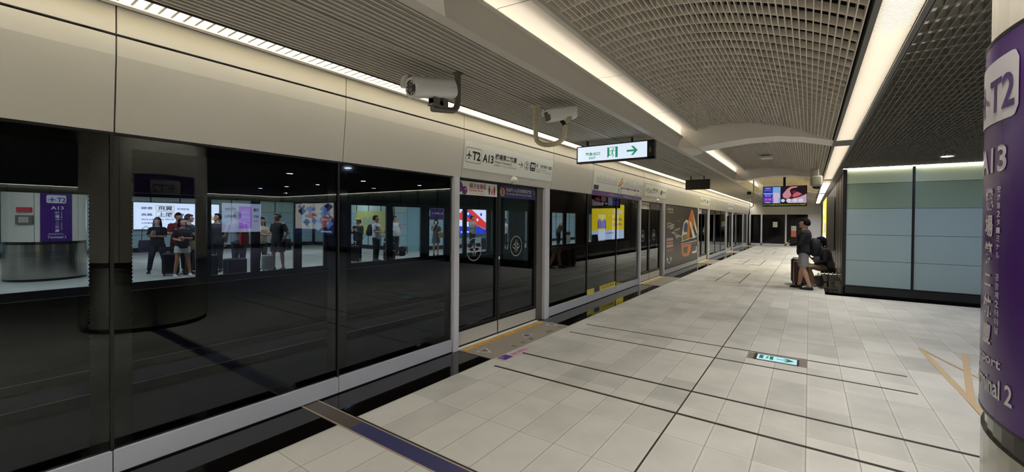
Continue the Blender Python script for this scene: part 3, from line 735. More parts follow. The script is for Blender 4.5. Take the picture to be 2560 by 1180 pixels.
# train poster covering the panes before the third door
t = thing('poster', 'dark poster of a train with orange streaks covering the glass before the third door', 'poster', (XP+.015, 15, 1.1))
pk = mat('charcoal print', (52, 50, 52), .35); pg = mat('pale grey print', (176, 176, 168), .4); por = mat('orange ribbon', (206, 122, 52), .4); pw = mat('ribbon white', (224, 220, 208), .4); pb = mat('brick print', (166, 84, 58), .4); pblu = mat('blue print', (50, 66, 120), .4)
MB().box(XP+.013, XP+.017, 12.80, 17.18, .16, 2.09, pk).build('sheet', t)
f = MB(); Xo = (XP+.018, 12.8, 0); L_ = 4.38
Sx = lambda pts, m_, dz=0: f.shape((XP+.018+dz, 12.8, 0), U, VZ, [(a*L_, .16+b*1.93) for a, b in pts], m_)
random.seed(3)
for i in range(46):   # tangled grey machinery on the left
    a, b = random.uniform(.03, .42), random.uniform(.42, .78); L2 = random.uniform(.04, .14); h = random.uniform(.01, .05); k = random.uniform(-.06, .06)
    Sx([(a, b), (min(a+L2, .5), b+k), (min(a+L2, .5), b+k+h), (a, b+h)], [pg, M_grey2, pk][i % 3], .0004*i/46)
Sx([(.66, .78), (.72, .62), (.80, .62), (.84, .70), (.76, .98)], por, .001); Sx([(.74, .97), (.84, .66), (.90, .60), (.80, .96)], por, .0012)
Sx([(.80, .96), (.90, .60), (.99, .48), (.99, .55)], pw, .0014)
Sx([(.44, .50), (.50, .72), (.58, .78), (.66, .76), (.62, .45), (.46, .40)], pw, .0016)
Sx([(.50, .62), (.53, .71), (.60, .735), (.63, .68), (.62, .55), (.51, .56)], pblu, .002)
Sx([(.47, .50), (.62, .52), (.61, .40), (.47, .42)], mat('olive print', (120, 124, 64), .4), .002)
Sx([(.64, .76), (.72, .74), (.70, .42), (.60, .42)], por, .0022); Sx([(.68, .75), (.74, .74), (.92, .44), (.82, .42)], pw, .0024); Sx([(.72, .55), (.80, .44), (.74, .42)], pk, .0026)
for k in range(4): Sx([(.42, .40-.02*k), (.97, .47-.045*k), (.97, .455-.045*k), (.42, .39-.02*k)], [pw, pblu, pw, pb][k], .0028)
Sx([(.43, .34), (.76, .34), (.74, .20), (.68, .12), (.52, .12), (.45, .18)], por, .003); Sx([(.50, .29), (.64, .29), (.63, .18), (.51, .18)], pk, .0032)
for z0, m_ in ((.44, pg), (.385, por), (.335, pg), (.27, pb)): Sx([(.03, z0), (.2, z0), (.2, z0+.04), (.03, z0+.04)], m_, .001)
f.text('機場捷運', (XP+.0215, 12.8, 0), U, VZ, .15, .8, 1.93, 2.0, pw, .01); f.text('全新登場', (XP+.0215, 12.8, 0), U, VZ, .25, .8, 1.85, 1.9, pw); Sx([(.03, .16), (.07, .09), (.07, .18)], pw, .001); Sx([(.17, .16), (.13, .09), (.13, .18)], pw, .001); Sx([(.08, .08), (.12, .08), (.12, .10), (.08, .10)], pw, .001)
Sx([(.80, .14), (.97, .14), (.97, .26), (.94, .26), (.94, .18), (.80, .18)], pw, .001)
f.build('print', t)

# ================================================================== THINGS ON OUR PLATFORM
# big round column with its purple wrap
CX, CY, CR = 1.237, 2.025, .753
def cyl_pt(cx, cy_, r, deg, z): a = math.radians(deg); return Vector((cx+r*math.cos(a), cy_+r*math.sin(a), z))
def shell(f, cx, cy_, r, a0, a1, z0, z1, m, n=48, caps=0):
    for i in range(n):
        t0, t1 = a0+(a1-a0)*i/n, a0+(a1-a0)*(i+1)/n
        P = lambda t_, rr, z: cyl_pt(cx, cy_, rr, t_, z)
        f.poly([P(t0, r, z0), P(t1, r, z0), P(t1, r, z1), P(t0, r, z1)], m)
        if caps:
            f.poly([P(t0, r-caps, z1), P(t0, r, z1), P(t1, r, z1), P(t1, r-caps, z1)], m); f.poly([P(t0, r-caps, z0), P(t1, r-caps, z0), P(t1, r, z0), P(t0, r, z0)], m)
def column(cx, cy_, label, w0, w1, tc, purple=True, ztop=2.2):
    """tc: angle (deg) of the lettering centre"""
    t = thing('round_column', label, 'column', (cx, cy_, 0)); r = CR
    f = MB(); shell(f, cx, cy_, r-.012, 0, 360, .97, 3.3, mat('glossy ivory enamel', (214, 208, 192), .22, spec=.5), 72)
    for a in (w0-8, w1+12, tc+90): shell(f, cx, cy_, r-.010, a, a+.5, .97, 3.3, M_groove, 1)
    f.build('shaft', t, smooth=30)
    f = MB(); shell(f, cx, cy_, r-.005, 0, 360, .06, .90, M_steel, 72, .02); shell(f, cx, cy_, r-.02, 0, 360, .0, .06, M_dark, 72)
    f.build('steel_base', t, smooth=30)
    f = MB(); shell(f, cx, cy_, r-.014, 0, 360, .90, .972, mat('dark mirror band', (60, 58, 56), .12, .8), 72); f.build('base_band', t, smooth=30)
    f = MB(); shell(f, cx, cy_, r, w0, w1, .975, ztop, M_purple, 48, .014); w_ = f.build('purple_wrap', t, smooth=30)
    f = MB(); shell(f, cx, cy_, r+.001, w0, w1, ztop-.012, ztop, M_dark, 48); shell(f, cx, cy_, r+.001, w0, w1, .973, .982, M_dark, 48); f.build('wrap_trim', w_, smooth=30)
    k = math.pi/180*r
    def bend(p, out): a = tc+p.x/k; return cyl_pt(cx, cy_, r+out, a, p.z)
    O, UU, VV = (0, 0, 0), (1, 0, 0), (0, 0, 1)
    f = MB()                                                       # plate drawn flat as narrow strips, then bent on the shaft
    x0, x1, z0, z1, rr = -.185, .165, 1.925, 2.125, .03
    N = 24
    for i in range(N):
        a, b = x0+(x1-x0)*i/N, x0+(x1-x0)*(i+1)/N
        def inset(x): 
            d = min(x-x0, x1-x); return rr-math.sqrt(max(0, rr*rr-(rr-d)**2)) if d < rr else 0
        f.poly([(a, 0, z0+inset(a)), (b, 0, z0+inset(b)), (b, 0, z1-inset(b)), (a, 0, z1-inset(a))], M_white2)
    f.warp(lambda p: bend(p, .002)); f.build('white_plate', w_)
    f = MB(); plane_icon(f, O, UU, VV, -.165, -.015, 1.96, 2.07, M_purple)
    f.text('T2', O, UU, VV, -.005, .15, 1.958, 2.065, M_purple, .02)
    f.warp(lambda p: bend(p, .0035)); f.build('plate_lettering', w_)
    f = MB(); f.text('A13', O, UU, VV, -.115, .115, 1.765, 1.848, M_white2, .02)
    for i, ch in enumerate('機場第二航廈'): f.text(ch, O, UU, VV, -.042 if ch != '二' else -.035, .036 if ch != '二' else .03, (1.645 if ch != '二' else 1.66)-i*.088, (1.718 if ch != '二' else 1.70)-i*.088, M_white2, .03)
    for i, ch in enumerate('空港第2ターミナル'): f.text(ch, O, UU, VV, .062, .085, 1.70-i*.026, 1.72-i*.026, M_white2, .01)
    for i, ch in enumerate('공항제2터미널'): f.text(ch, O, UU, VV, .062, .085, 1.42-i*.028, 1.442-i*.028, M_white2, .01)
    f.text('Airport', O, UU, VV, -.16, .105, 1.135, 1.178, M_white2, .02); f.text('Terminal 2', O, UU, VV, -.17, .165, 1.05, 1.113, M_white2, .02)
    f.warp(lambda p: bend(p, .002)); f.build('wrap_lettering', w_)
    return t
column(CX, CY, 'big round column at the right edge with a purple T2 A13 wrap', 148, 204.5, 179)

# ------------------------------------------------------------------ security cameras
t = thing('security_camera', 'large white bullet camera on a grey bent arm, the nearer of the two', 'camera', (-2.53, 2.74, 2.88))
MB().tube([(-2.53, 2.735, 2.885), (-2.53, 2.735, 2.64), (-2.53, 2.725, 2.585), (-2.53, 2.70, 2.555), (-2.53, 2.665, 2.54), (-2.53, 2.60, 2.53), (-2.53, 2.435, 2.505)], .027, M_greym, n=14).box(-2.56, -2.50, 2.70, 2.77, 2.872, 2.885, M_greym).build('arm', t, smooth=40)
f = MB(); f.box(-2.56, -2.50, 2.41, 2.585, 2.528, 2.545, M_greym)
f.poly([(-2.555, 2.43, 2.545), (-2.555, 2.58, 2.555), (-2.555, 2.59, 2.64), (-2.555, 2.42, 2.60)], M_greym); f.box(-2.562, -2.555, 2.42, 2.585, 2.545, 2.60, M_greym); f.box(-2.505, -2.498, 2.42, 2.49, 2.545, 2.60, M_greym); f.box(-2.505, -2.498, 2.53, 2.585, 2.545, 2.61, M_greym)
f.build('bracket', t)
def cam_frame(p_front, p_rear, up=(0, 0, 1)):
    a = (Vector(p_front)-Vector(p_rear)); L_ = a.length; a.normalize(); r = a.cross(Vector(up)).normalized(); u2 = r.cross(a)
    return Matrix(((r.x, a.x, u2.x, p_rear[0]), (r.y, a.y, u2.y, p_rear[1]), (r.z, a.z, u2.z, p_rear[2]), (0, 0, 0, 1))), L_
mx, L_ = cam_frame((-2.56, 2.235, 2.63), (-2.52, 2.66, 2.712))
def local(f, mx): return f.warp(lambda p: mx @ p)
f = MB(); R0 = .077
secs = [((0, y, 0), (R0*s_, 0, 0), (0, 0, R0*s_)) for y, s_ in ((0, .84), (.01, .92), (.12, .94), (.30, .97), (.34, 1.0), (L_, 1.0))]
f.loft(secs, M_white, 24, 2.8); local(f, mx); f.build('housing', t, smooth=50, recalc=True)
f = MB(); f.loft([((0, .02, .012), (R0*1.05, 0, 0), (0, 0, R0*1.03)), ((0, L_+.04, .012), (R0*1.06, 0, 0), (0, 0, R0*1.05))], M_white, 24, 2.6)
f.f = [q for q in f.f if sum(f.v[i][2] for i in q)/len(q) > -.002 and len(q) == 4]; f.fm = [0]*len(f.f); local(f, mx); f.build('sun_shield', t, smooth=50)
f = MB(); f.disc((0, L_+.003, 0), (1, 0, 0), (0, 0, 1), .058, M_dark, 28); f.disc((0, L_+.006, 0), (1, 0, 0), (0, 0, 1), .03, mat('lens glass', (60, 58, 54), .08, spec=.8), 24)
for i in range(12):
    a = 2*PI*i/12
    if i % 4 in (0, 1): f.disc((.047*math.cos(a), L_+.006, .047*math.sin(a)), (1, 0, 0), (0, 0, 1), .008, M_white, 10)
local(f, mx); f.build('lens_face', t)
f = MB()
for y in (.08, .28): f.disc((-.0675, y, .02), (0, 1, 0), (0, 0, 1), .006, M_greym, 8)
local(f, mx); f.build('screws', t)

t = thing('security_camera', 'smaller white box camera on an ivory U-shaped pipe, the farther of the two', 'camera', (-2.53, 4.02, 2.88))
pts = [(-2.53, 4.02, 2.89), (-2.53, 4.02, 2.60), (-2.525, 4.02, 2.53)]
for i in range(1, 10):
    a = PI+PI*i/10*.97; pts.append((-2.34+.185*math.cos(a), 4.02, 2.53+.10*math.sin(a)))
pts += [(-2.155, 4.02, 2.56), (-2.15, 4.02, 2.625)]
MB().tube(pts, .026, M_offw, n=14).box(-2.553, -2.507, 3.998, 4.042, 2.70, 2.885, M_offw).box(-2.60, -2.46, 3.97, 4.07, 2.88, 2.888, M_offw).build('arm', t, smooth=40)
f = MB()
for z in (2.72, 2.78, 2.84): f.box(-2.556, -2.552, 4.00, 4.01, z, z+.008, M_dark); f.box(-2.54, -2.53, 3.996, 3.999, z, z+.01, M_dark); f.box(-2.525, -2.518, 3.996, 3.999, z, z+.01, M_dark)
f.build('bolts', t)
mx, L_ = cam_frame((-2.275, 3.85, 2.70), (-2.10, 4.13, 2.77))
f = MB(); f.loft([((0, y, 0), (.068*s_, 0, 0), (0, 0, .066*s_)) for y, s_ in ((0, .8), (.015, .95), (.03, 1), (L_, 1))], M_white, 28, 4); local(f, mx); f.build('housing', t, smooth=50, recalc=True)
f = MB(); f.loft([((0, .0, .008), (.073, 0, 0), (0, 0, .071)), ((0, L_+.03, .008), (.073, 0, 0), (0, 0, .071))], M_white, 28, 4); f.f = [q for q in f.f if sum(f.v[i][2] for i in q)/len(q) > .0 and len(q) == 4]; f.fm = [0]*len(f.f); local(f, mx); f.build('sun_shield', t, smooth=50)
f = MB(); f.rrect((0, L_+.003, 0), (1, 0, 0), (0, 0, 1), -.054, .054, -.05, .048, .014, M_dark); local(f, mx); f.build('lens_window', t)
f = MB(); f.tube([(-2.16, 4.02, 2.62), (-2.19, 3.99, 2.68)], .022, M_dark, n=12); f.disc((-2.10, 3.985, 2.665), (1, 0, 0), (0, 0, 1), .03, M_offw, 18); f.box(-2.13, -2.07, 3.987, 4.0, 2.64, 2.70, M_offw); f.build('bracket', t)
t = thing('security_camera', 'small distant camera on a thin pipe near the far end of the slatted ceiling', 'camera', (-1.53, 16, 2.9))
MB().tube([(-1.53, 16, 3.2), (-1.53, 16, 2.12), (-1.60, 16, 2.08)], .02, M_offw, n=8).build('arm', t); MB().rbox(-1.76, -1.6, 15.85, 16.05, 2.28, 2.38, .02, M_white).build('housing', t)
MB().rbox(-1.70, -1.58, 15.8, 15.92, 2.50, 2.60, .02, M_dark).tube([(-1.64, 15.9, 2.55), (-1.53, 16, 2.55)], .02, M_offw, n=8).build('lens_head', t)
t = thing('security_camera', 'white boxy hanging camera with a dark dome, left of the strip light', 'camera', (.1, 11, 2.9))
MB().tube([(.10, 11, 3.0), (.10, 11, 2.72)], .02, M_offw, n=10).build('arm', t)
f = MB(); f.rbox(-.0, .15, 10.9, 11.1, 2.58, 2.74, .02, M_camw); f.rbox(-.0, .21, 10.88, 11.12, 2.36, 2.59, .04, M_camw); f.build('housing', t, smooth=40)
MB().ell((.11, 11.0, 2.36), (.075, .075, .06), mat('smoked dome', (20, 20, 22), .1), n=18).build('dome', t, smooth=60)
f = MB(); f.rbox(-.99, -.74, 11.7, 12.05, 3.135, 3.19, .015, M_cream); tag(f.build('smoke_detector'), 'small pale box fixed under the second bay of the vault', 'detector')

# ------------------------------------------------------------------ exit sign
t = thing('exit_sign', 'lit white and green hanging EXIT sign with a running figure and arrow', 'sign', (-2.5, 6.3, 2.67))
MB().box(-3.135, -1.875, 6.25, 6.262, 2.79, 2.803, M_dark).box(-3.135, -1.875, 6.25, 6.262, 2.527, 2.555, M_dark).box(-3.135, -3.118, 6.25, 6.262, 2.527, 2.80, M_dark).box(-1.98, -1.875, 6.25, 6.262, 2.527, 2.80, M_dark).box(-3.13, -1.88, 6.262, 6.36, 2.53, 2.80, M_dark).build('case', t)
y = 6.248
MB().poly([(-3.118, 6.256, 2.556), (-1.98, 6.256, 2.556), (-1.98, 6.256, 2.789), (-3.118, 6.256, 2.789)], M_exit).build('lit_face', t)
f = MB(); O, UU = (0, 6.253, 0), (1, 0, 0); G = lambda pts: f.shape(O, UU, VZ, pts, M_green)
f.text('緊急出口', O, UU, VZ, -2.978, -2.73, 2.643, 2.695, M_green, .03); f.text('EXIT', O, UU, VZ, -2.915, -2.80, 2.588, 2.622, M_green, .03)
G([(-2.605, 2.587), (-2.57, 2.615), (-2.57, 2.735), (-2.605, 2.748)]); G([(-2.605, 2.745), (-2.435, 2.745), (-2.435, 2.752), (-2.605, 2.752)]); G([(-2.473, 2.587), (-2.435, 2.587), (-2.435, 2.748), (-2.473, 2.748)])
f.disc((-2.508, 6.253, 2.722), UU, VZ, .011, M_green, 14)
for q in ([(-2.532, 2.668), (-2.515, 2.662), (-2.508, 2.70), (-2.53, 2.706)], [(-2.53, 2.706), (-2.555, 2.698), (-2.563, 2.675), (-2.556, 2.674), (-2.548, 2.692), (-2.528, 2.696)], [(-2.51, 2.703), (-2.492, 2.682), (-2.475, 2.684), (-2.475, 2.69), (-2.49, 2.691), (-2.51, 2.709)],
          [(-2.532, 2.672), (-2.518, 2.664), (-2.498, 2.618), (-2.51, 2.593), (-2.522, 2.590), (-2.511, 2.62)], [(-2.532, 2.672), (-2.538, 2.637), (-2.575, 2.632), (-2.578, 2.622), (-2.53, 2.628), (-2.522, 2.664)]): G(q)
arrow(f, O, UU, VZ, -2.292, -2.122, 2.60, 2.738, M_green, t=.22, fat=.36)
f.build('lettering', t)
f = MB(); 
for x in (-2.965, -2.225): f.box(x-.011, x+.011, 6.29, 6.32, 2.80, 2.885, M_dark)
f.build('hanger', t); MB().box(-1.945, -1.92, 6.246, 6.25, 2.62, 2.69, M_greym).build('test_button', t)
t = thing('hanging_sign', 'dark unlit rectangular sign hanging from the slatted ceiling far off', 'sign', (-2.6, 12.7, 2.63))
MB().box(-2.915, -2.28, 12.7, 12.8, 2.505, 2.785, M_frame).build('case', t)
for x in (-2.78, -2.43): MB().box(x-.012, x+.012, 12.73, 12.76, 2.785, 2.885, M_frame).build('hanger', t)

# ------------------------------------------------------------------ hanging television
def emis(name, rgb, s_=.62): return mat(name, rgb, .4, emit=s_)
TV0, TV1, TZ0, TZ1, TY = -1.19, -.08, 2.09, 2.69, 15.2
t = thing('television', 'hanging flat screen showing train times and a pink advert', 'screen', (-.64, TY+.05, 2.4))
MB().rbox(TV0-.012, TV1+.012, TY, TY+.07, TZ0-.012, TZ1+.012, .006, M_dark).build('case', t)
f = MB().tube([(-.64, TY+.05, TZ1), (-.64, TY+.05, 3.2)], .035, M_dark, n=10); f.build('pole', t)
f = MB(); O = (TV0, TY-.002, TZ0); W_, H_ = TV1-TV0, TZ1-TZ0
Q = lambda pts, m_, d=0: f.shape((TV0, TY-.002-d, TZ0), (1, 0, 0), VZ, [(a*W_, b*H_) for a, b in pts], m_)
rc = lambda a, b, c, d, m_, z=0: Q([(a, c), (b, c), (b, d), (a, d)], m_, z)
rc(0, 1, 0, 1, emis('tv navy', (16, 12, 60)))
rc(0, .23, .15, 1, emis('tv blue', (38, 66, 190)), .0006); rc(0, .23, .15, .42, emis('tv slate', (70, 84, 150)), .0009); rc(.23, .41, .15, .98, emis('tv sky', (140, 196, 250)), .0006)
rc(.01, .22, .27, .44, emis('tv violet', (150, 40, 220)), .0012); rc(.01, .22, .62, .66, emis('tv white', (236, 236, 255)), .0012)
tw = emis('tv white', (236, 236, 255))
f.text('往機場', (TV0, TY-.004, TZ0), (1, 0, 0), VZ, .05*W_, .17*W_, .88*H_, .95*H_, tw); f.text('A13 > A12', (TV0, TY-.004, TZ0), (1, 0, 0), VZ, .04*W_, .18*W_, .79*H_, .83*H_, tw); f.text('02:30', (TV0, TY-.004, TZ0), (1, 0, 0), VZ, .05*W_, .18*W_, .50*H_, .58*H_, tw)
f.text('A18', (TV0, TY-.005, TZ0), (1, 0, 0), VZ, .05*W_, .19*W_, .30*H_, .40*H_, emis('tv pink', (250, 180, 255))); rc(.05, .18, .17, .22, emis('tv pale', (190, 190, 240)), .0012)
rc(.44, 1, .15, 1, emis('tv dark plum', (34, 10, 28)), .0006)
pk2, dp = emis('tv skin', (224, 156, 168)), emis('tv wine', (120, 30, 52))
Q([(.46, .60), (.56, .86), (.64, .97), (.80, .99), (.78, .93), (.66, .88), (.62, .78), (.66, .55), (.62, .42), (.54, .38), (.47, .45)], pk2, .001)
Q([(.66, .72), (.70, .62), (.66, .50), (.60, .42), (.68, .38), (.80, .42), (.92, .55), (.86, .66), (.78, .74), (.72, .80)], dp, .0013); Q([(.68, .52), (.72, .44), (.84, .52), (.90, .60), (.80, .70), (.74, .66)], emis('tv rose', (214, 112, 124)), .0016)
Q([(.58, .15), (1, .15), (1, .60), (.86, .46), (.68, .36), (.58, .32)], emis('tv blush', (216, 184, 206)), .0012); Q([(.24, .40), (.24, .70), (.36, .68), (.40, .60), (.40, .46), (.34, .40)], emis('tv lilac', (236, 206, 240)), .0015)
for c in (.47, .60, .74, .87): f.disc((TV0+c*W_, TY-.0045, TZ0+.28*H_), (1, 0, 0), VZ, .062*(1 if c > .5 else .8), tw, 20)
Q([(.27, .15), (.36, .15), (.37, .40), (.26, .42)], emis('tv lilac', (236, 206, 240)), .002)
rc(0, 1, 0, .13, emis('tv black', (6, 6, 14)), .0006)
f.text('請小心月台間隙 請勿倚靠月台門 Mind the Gap 往機場', (TV0, TY-.005, TZ0), (1, 0, 0), VZ, .01*W_, .98*W_, .035*H_, .10*H_, emis('tv lime', (206, 220, 90)))
f.build('screen', t)

# ------------------------------------------------------------------ light boxes
def lightbox(name_label, o, u, w_, h, draw, depth=.12, gap=.03):
    """o lower left corner of the lit face seen from its front, u along its width; front normal = u x z"""
    u = Vector(u).normalized(); nrm = u.cross(Vector((0, 0, 1))); o = Vector(o); ctr = o+u*w_/2
    t = thing('light_box', name_label, 'advert', (ctr.x, ctr.y, ctr.z)); f = MB()
    def bx(a0, a1, b0, b1, d0, d1, m_):
        P = [o+u*a+Vector((0, 0, b))-nrm*d for d in (d0, d1) for b in (b0, b1) for a in (a0, a1)]
        for q in ((0, 1, 3, 2), (4, 6, 7, 5), (0, 4, 5, 1), (2, 3, 7, 6), (0, 2, 6, 4), (1, 5, 7, 3)): f.poly([P[i] for i in q], m_)
    bx(-gap, w_+gap, -gap, h+gap, .004, depth, M_greym); f.build('case', t)
    f = MB(); draw(f, o, u, w_, h, nrm); f.build('lit_artwork', t); return t
def art(name):
    rnd = random.Random(name)
    def d(f, o, u, w_, h, n):
        A = lambda pts, m_, dz=0: f.shape(o+n*(.001+dz), u, VZ, [(a*w_, b*h) for a, b in pts], m_)
        T = lambda s_, a0, a1, b0, b1, m_, dz=.003: f.text(s_, o+n*dz, u, VZ, a0*w_, a1*w_, b0*h, b1*h, m_, .015)
        if name == 'yellow':
            Y_, Wt, Bl, Pu = emis('box yellow', (238, 212, 34), 3.0), emis('box pale blue', (196, 216, 255), 3.0), emis('box cobalt', (60, 70, 220), 2.4), emis('box purple', (110, 50, 150), 2.4)
            A([(0, 0), (1, 0), (1, 1), (0, 1)], Y_); A([(0, 0), (1, 0), (1, .26), (0, .26)], Wt, .001)
            # seen mirrored in the door glass, so big motifs sit towards the far end
            for a, b in ((.72, .9), (.62, .93), (.54, .88), (.8, .86), (.86, .78), (.7, .76), (.6, .72), (.66, .68), (.52, .66)): f.disc(o+n*.003+u*a*w_+Vector((0, 0, b*h)), u, VZ, .04, [Wt, Bl][int(a*100) % 2], 10)
            A([(.60, .31), (.84, .31), (.84, .52), (.78, .58), (.72, .50), (.66, .58), (.60, .52)], Bl, .002); A([(.70, .31), (.84, .31), (.84, .48), (.74, .55)], Pu, .0025)
            T('輕鬆搭機捷', .08, .40, .70, .84, Wt); T('搭乘優惠活動', .08, .40, .52, .60, Pu); T('好康送給您', .08, .40, .38, .46, Pu); T('活動詳情請見官網', .34, .60, .16, .20, Pu)
            A([(.82, 0), (1, 0), (1, .16), (.84, .16)], emis('box dark teal', (30, 46, 60), .4), .002)  # dark teal corner of the artwork
        elif name == 'white':
            W_, K_ = emis('box white blue', (214, 226, 255), 1.5), emis('box dark text', (40, 46, 80), .5)
            A([(0, 0), (1, 0), (1, 1), (0, 1)], W_); T('帶著', .08, .20, .74, .84, K_); T('飛翼', .26, .42, .72, .88, K_, .004); T('機場就能', .48, .62, .74, .82, K_)
            T('高鐵', .08, .20, .50, .60, K_); T('上網', .26, .42, .48, .64, K_); T('免費', .46, .56, .50, .60, K_); T('AirLink  Free Wi-Fi', .08, .44, .34, .40, K_); T('立即連線', .08, .20, .20, .26, K_)
            for b in (.69, .45): f.rrect(o+n*.003+Vector((0, 0, b*h)), u, VZ, .235*w_, .445*w_, 0, .22*h, .03, emis('box gold line', (220, 190, 140), 1.0), line=.02)
            g = emis('box yellow bird', (226, 190, 80), 1.0); A([(.72, .50), (.84, .58), (.78, .44)], g, .002); A([(.74, .62), (.86, .78), (.80, .58)], K_, .002); A([(.86, .34), (.90, .56), (.94, .36)], g, .002)
        elif name == 'lilac':
            W_, K_, P_ = emis('box pale violet', (206, 216, 255), 6.5), emis('box slate text', (60, 66, 110), 3), emis('box lilac', (190, 110, 255), 7)
            A([(0, 0), (1, 0), (1, 1), (0, 1)], W_); A([(.25, .12), (.58, .12), (.58, .9), (.25, .9)], P_, .001)
            T('免費', .30, .52, .64, .74, W_); T('上網', .30, .52, .48, .58, W_); T('飛翼', .06, .2, .72, .84, K_); T('連線', .06, .2, .5, .6, K_); T('機場', .65, .92, .74, .84, K_); T('網路暢遊', .65, .95, .50, .60, K_); T('AirLink', .06, .2, .36, .42, K_)
        elif name == 'diamonds':
            pts = [emis('box ice', (206, 220, 246), 5.0), emis('box mid blue', (120, 150, 220), 5.0), emis('box navy', (28, 34, 100), 5.0), emis('box burnt orange', (206, 96, 48), 5.0), emis('box cream', (232, 222, 204), 5.0)]
            A([(0, 0), (1, 0), (1, 1), (0, 1)], pts[4]); A([(0, 0), (1, 0), (1, .16), (0, .16)], pts[2], .0005); A([(0, .16), (.32, .16), (.32, .5), (.2, .75), (0, .5)], pts[2], .0006)
            for i in range(34):
                a, b, s_ = rnd.uniform(.12, .92), rnd.uniform(.25, .92), rnd.uniform(.04, .13)
                A([(a-s_, b), (a, b-s_*1.4), (min(a+s_, 1), b), (a, min(b+s_*1.2, 1))], pts[rnd.choice([0, 0, 1, 1, 0, 2])], .001+i*.0001)
            for a, b in ((.06, .46), (.12, .34), (.40, .56), (.5, .50)): A([(a, b), (a+.24, b+.06), (a+.22, b+.13), (a+.02, b+.09)], pts[3], .006)
            A([(.18, .22), (.28, .22), (.30, .36), (.20, .34)], pts[3], .007); f.disc(o+n*.008+u*.14*w_+Vector((0, 0, .36*h)), u, VZ, .08, pts[0], 18)
            A([(.04, .06), (.3, .06), (.3, .11), (.04, .11)], pts[0], .009)
        else:
            R_, B_, W_ = emis('box red', (226, 56, 48), 1.3), emis('box royal', (40, 62, 196), 1.3), emis('box white', (214, 222, 255), 1.5)
            A([(0, 0), (1, 0), (1, 1), (0, 1)], W_); A([(0, 0), (1, 0), (1, .16), (.45, .30), (0, .34)], B_, .001)
            A([(0, .78), (.18, 1), (.40, 1), (1, .34), (1, .12), (.5, .42), (0, .60)], R_, .0015); A([(.18, 1), (.26, 1), (.5, .62), (.44, .56), (.1, .86)], B_, .002)
            A([(.0, .36), (.22, .36), (.3, .5), (0, .56)], W_, .002); A([(.5, .30), (1, .02), (1, .1), (.56, .38)], B_, .0022)
            for a, b in ((.3, .82), (.72, .80), (.9, .9), (.92, .62), (.6, .58)): f.disc(o+n*.004+u*a*w_+Vector((0, 0, b*h)), u, VZ, .09, [W_, B_, W_][int(a*10) % 3], 16)
            A([(.08, .08), (.42, .08), (.42, .13), (.08, .13)], W_, .005)
    return d
lightbox('yellow and white lit advert box standing along the brown flank behind the seated person', (.42, 20.05, .75), (0, -1, 0), 3.75, 1.63, art('yellow'), depth=.2)
lightbox('lit advert box with blue and orange diamond shapes before the glass wall beyond the column', (12.0, 11.75, .81), (1, 0, 0), 3.6, 1.56, art('diamonds'), depth=.1)
lightbox('lit advert box with a lilac panel on the side glass wall beyond the column', (17.4, 10.8, .85), (0, -1, 0), 1.87, 1.5, art('lilac'), depth=.1)

# ------------------------------------------------------------------ floor sign and floor tape
M_fend = mat('grey brown end plate', (120, 112, 102), .4)
t = thing('floor_exit_sign', 'glowing exit sign with a green arrow set flush in the floor tiles', 'sign', (-.29, 5.77, 0))
MB().box(-.52, -.075, 5.635, 5.90, -.01, .004, M_frame).box(-.075, .0, 5.635, 5.985, -.01, .003, M_fend).box(-.585, -.52, 5.635, 5.9, -.01, .003, M_fend).build('frame', t)
MB().box(-.487, -.096, 5.658, 5.868, .004, .006, mat('lit floor glass', (188, 236, 244), .2, emit=.75)).build('lit_glass', t)
f = MB(); g = mat('floor sign green', (34, 130, 100), .4, emit=.4); O, UU, VV = (0, 0, .0072), (1, 0, 0), (0, 1, 0)
f.rrect(O, UU, VV, -.465, -.425, 5.70, 5.84, .005, g); f.shape(O, UU, VV, [(-.40, 5.72), (-.385, 5.72), (-.37, 5.82), (-.385, 5.83)], g); f.rrect(O, UU, VV, -.36, -.325, 5.70, 5.84, .005, g)
arrow(f, O, UU, VV, -.29, -.12, 5.70, 5.83, g, t=.16, fat=.5); f.build('pictogram', t)
t = thing('floor_tape', 'tan tape triangle stuck on the tiles beside the purple column', 'tape', (1.3, 6.4, 0))
f = MB()
ZT_ = [.003]
def strip(a, b, w_):
    ZT_[0] += .0007
    a, b = Vector((a[0], a[1], ZT_[0])), Vector((b[0], b[1], ZT_[0])); d = (b-a).normalized(); n_ = Vector((-d.y, d.x, 0))*w_/2
    f.poly([a-n_, a+n_, b+n_, b-n_][::-1] if True else None, M_tape)
strip((1.174, 7.38), (1.215, 5.0), .055); strip((1.57, 7.38), (1.215, 5.5), .055); 
strip((1.18, 7.36), (1.60, 5.8), .03)
f.build('tape_strips', t)

# ------------------------------------------------------------------ bench by the brown flank
t = thing('metal_bench', 'low metal bench along the brown flank under the seated person', 'bench', (.42, 13.4, 0))
f = MB()
for i in range(5): f.rbox(.24+i*.078, .305+i*.078, 12.5, 14.4, .355, .385, .008, M_steel)
f.build('seat', t)
for y in (12.75, 14.15): MB().box(.28, .58, y-.02, y+.02, .0, .03, M_greym).box(.40, .45, y-.02, y+.02, .03, .355, M_greym).build('leg', t)

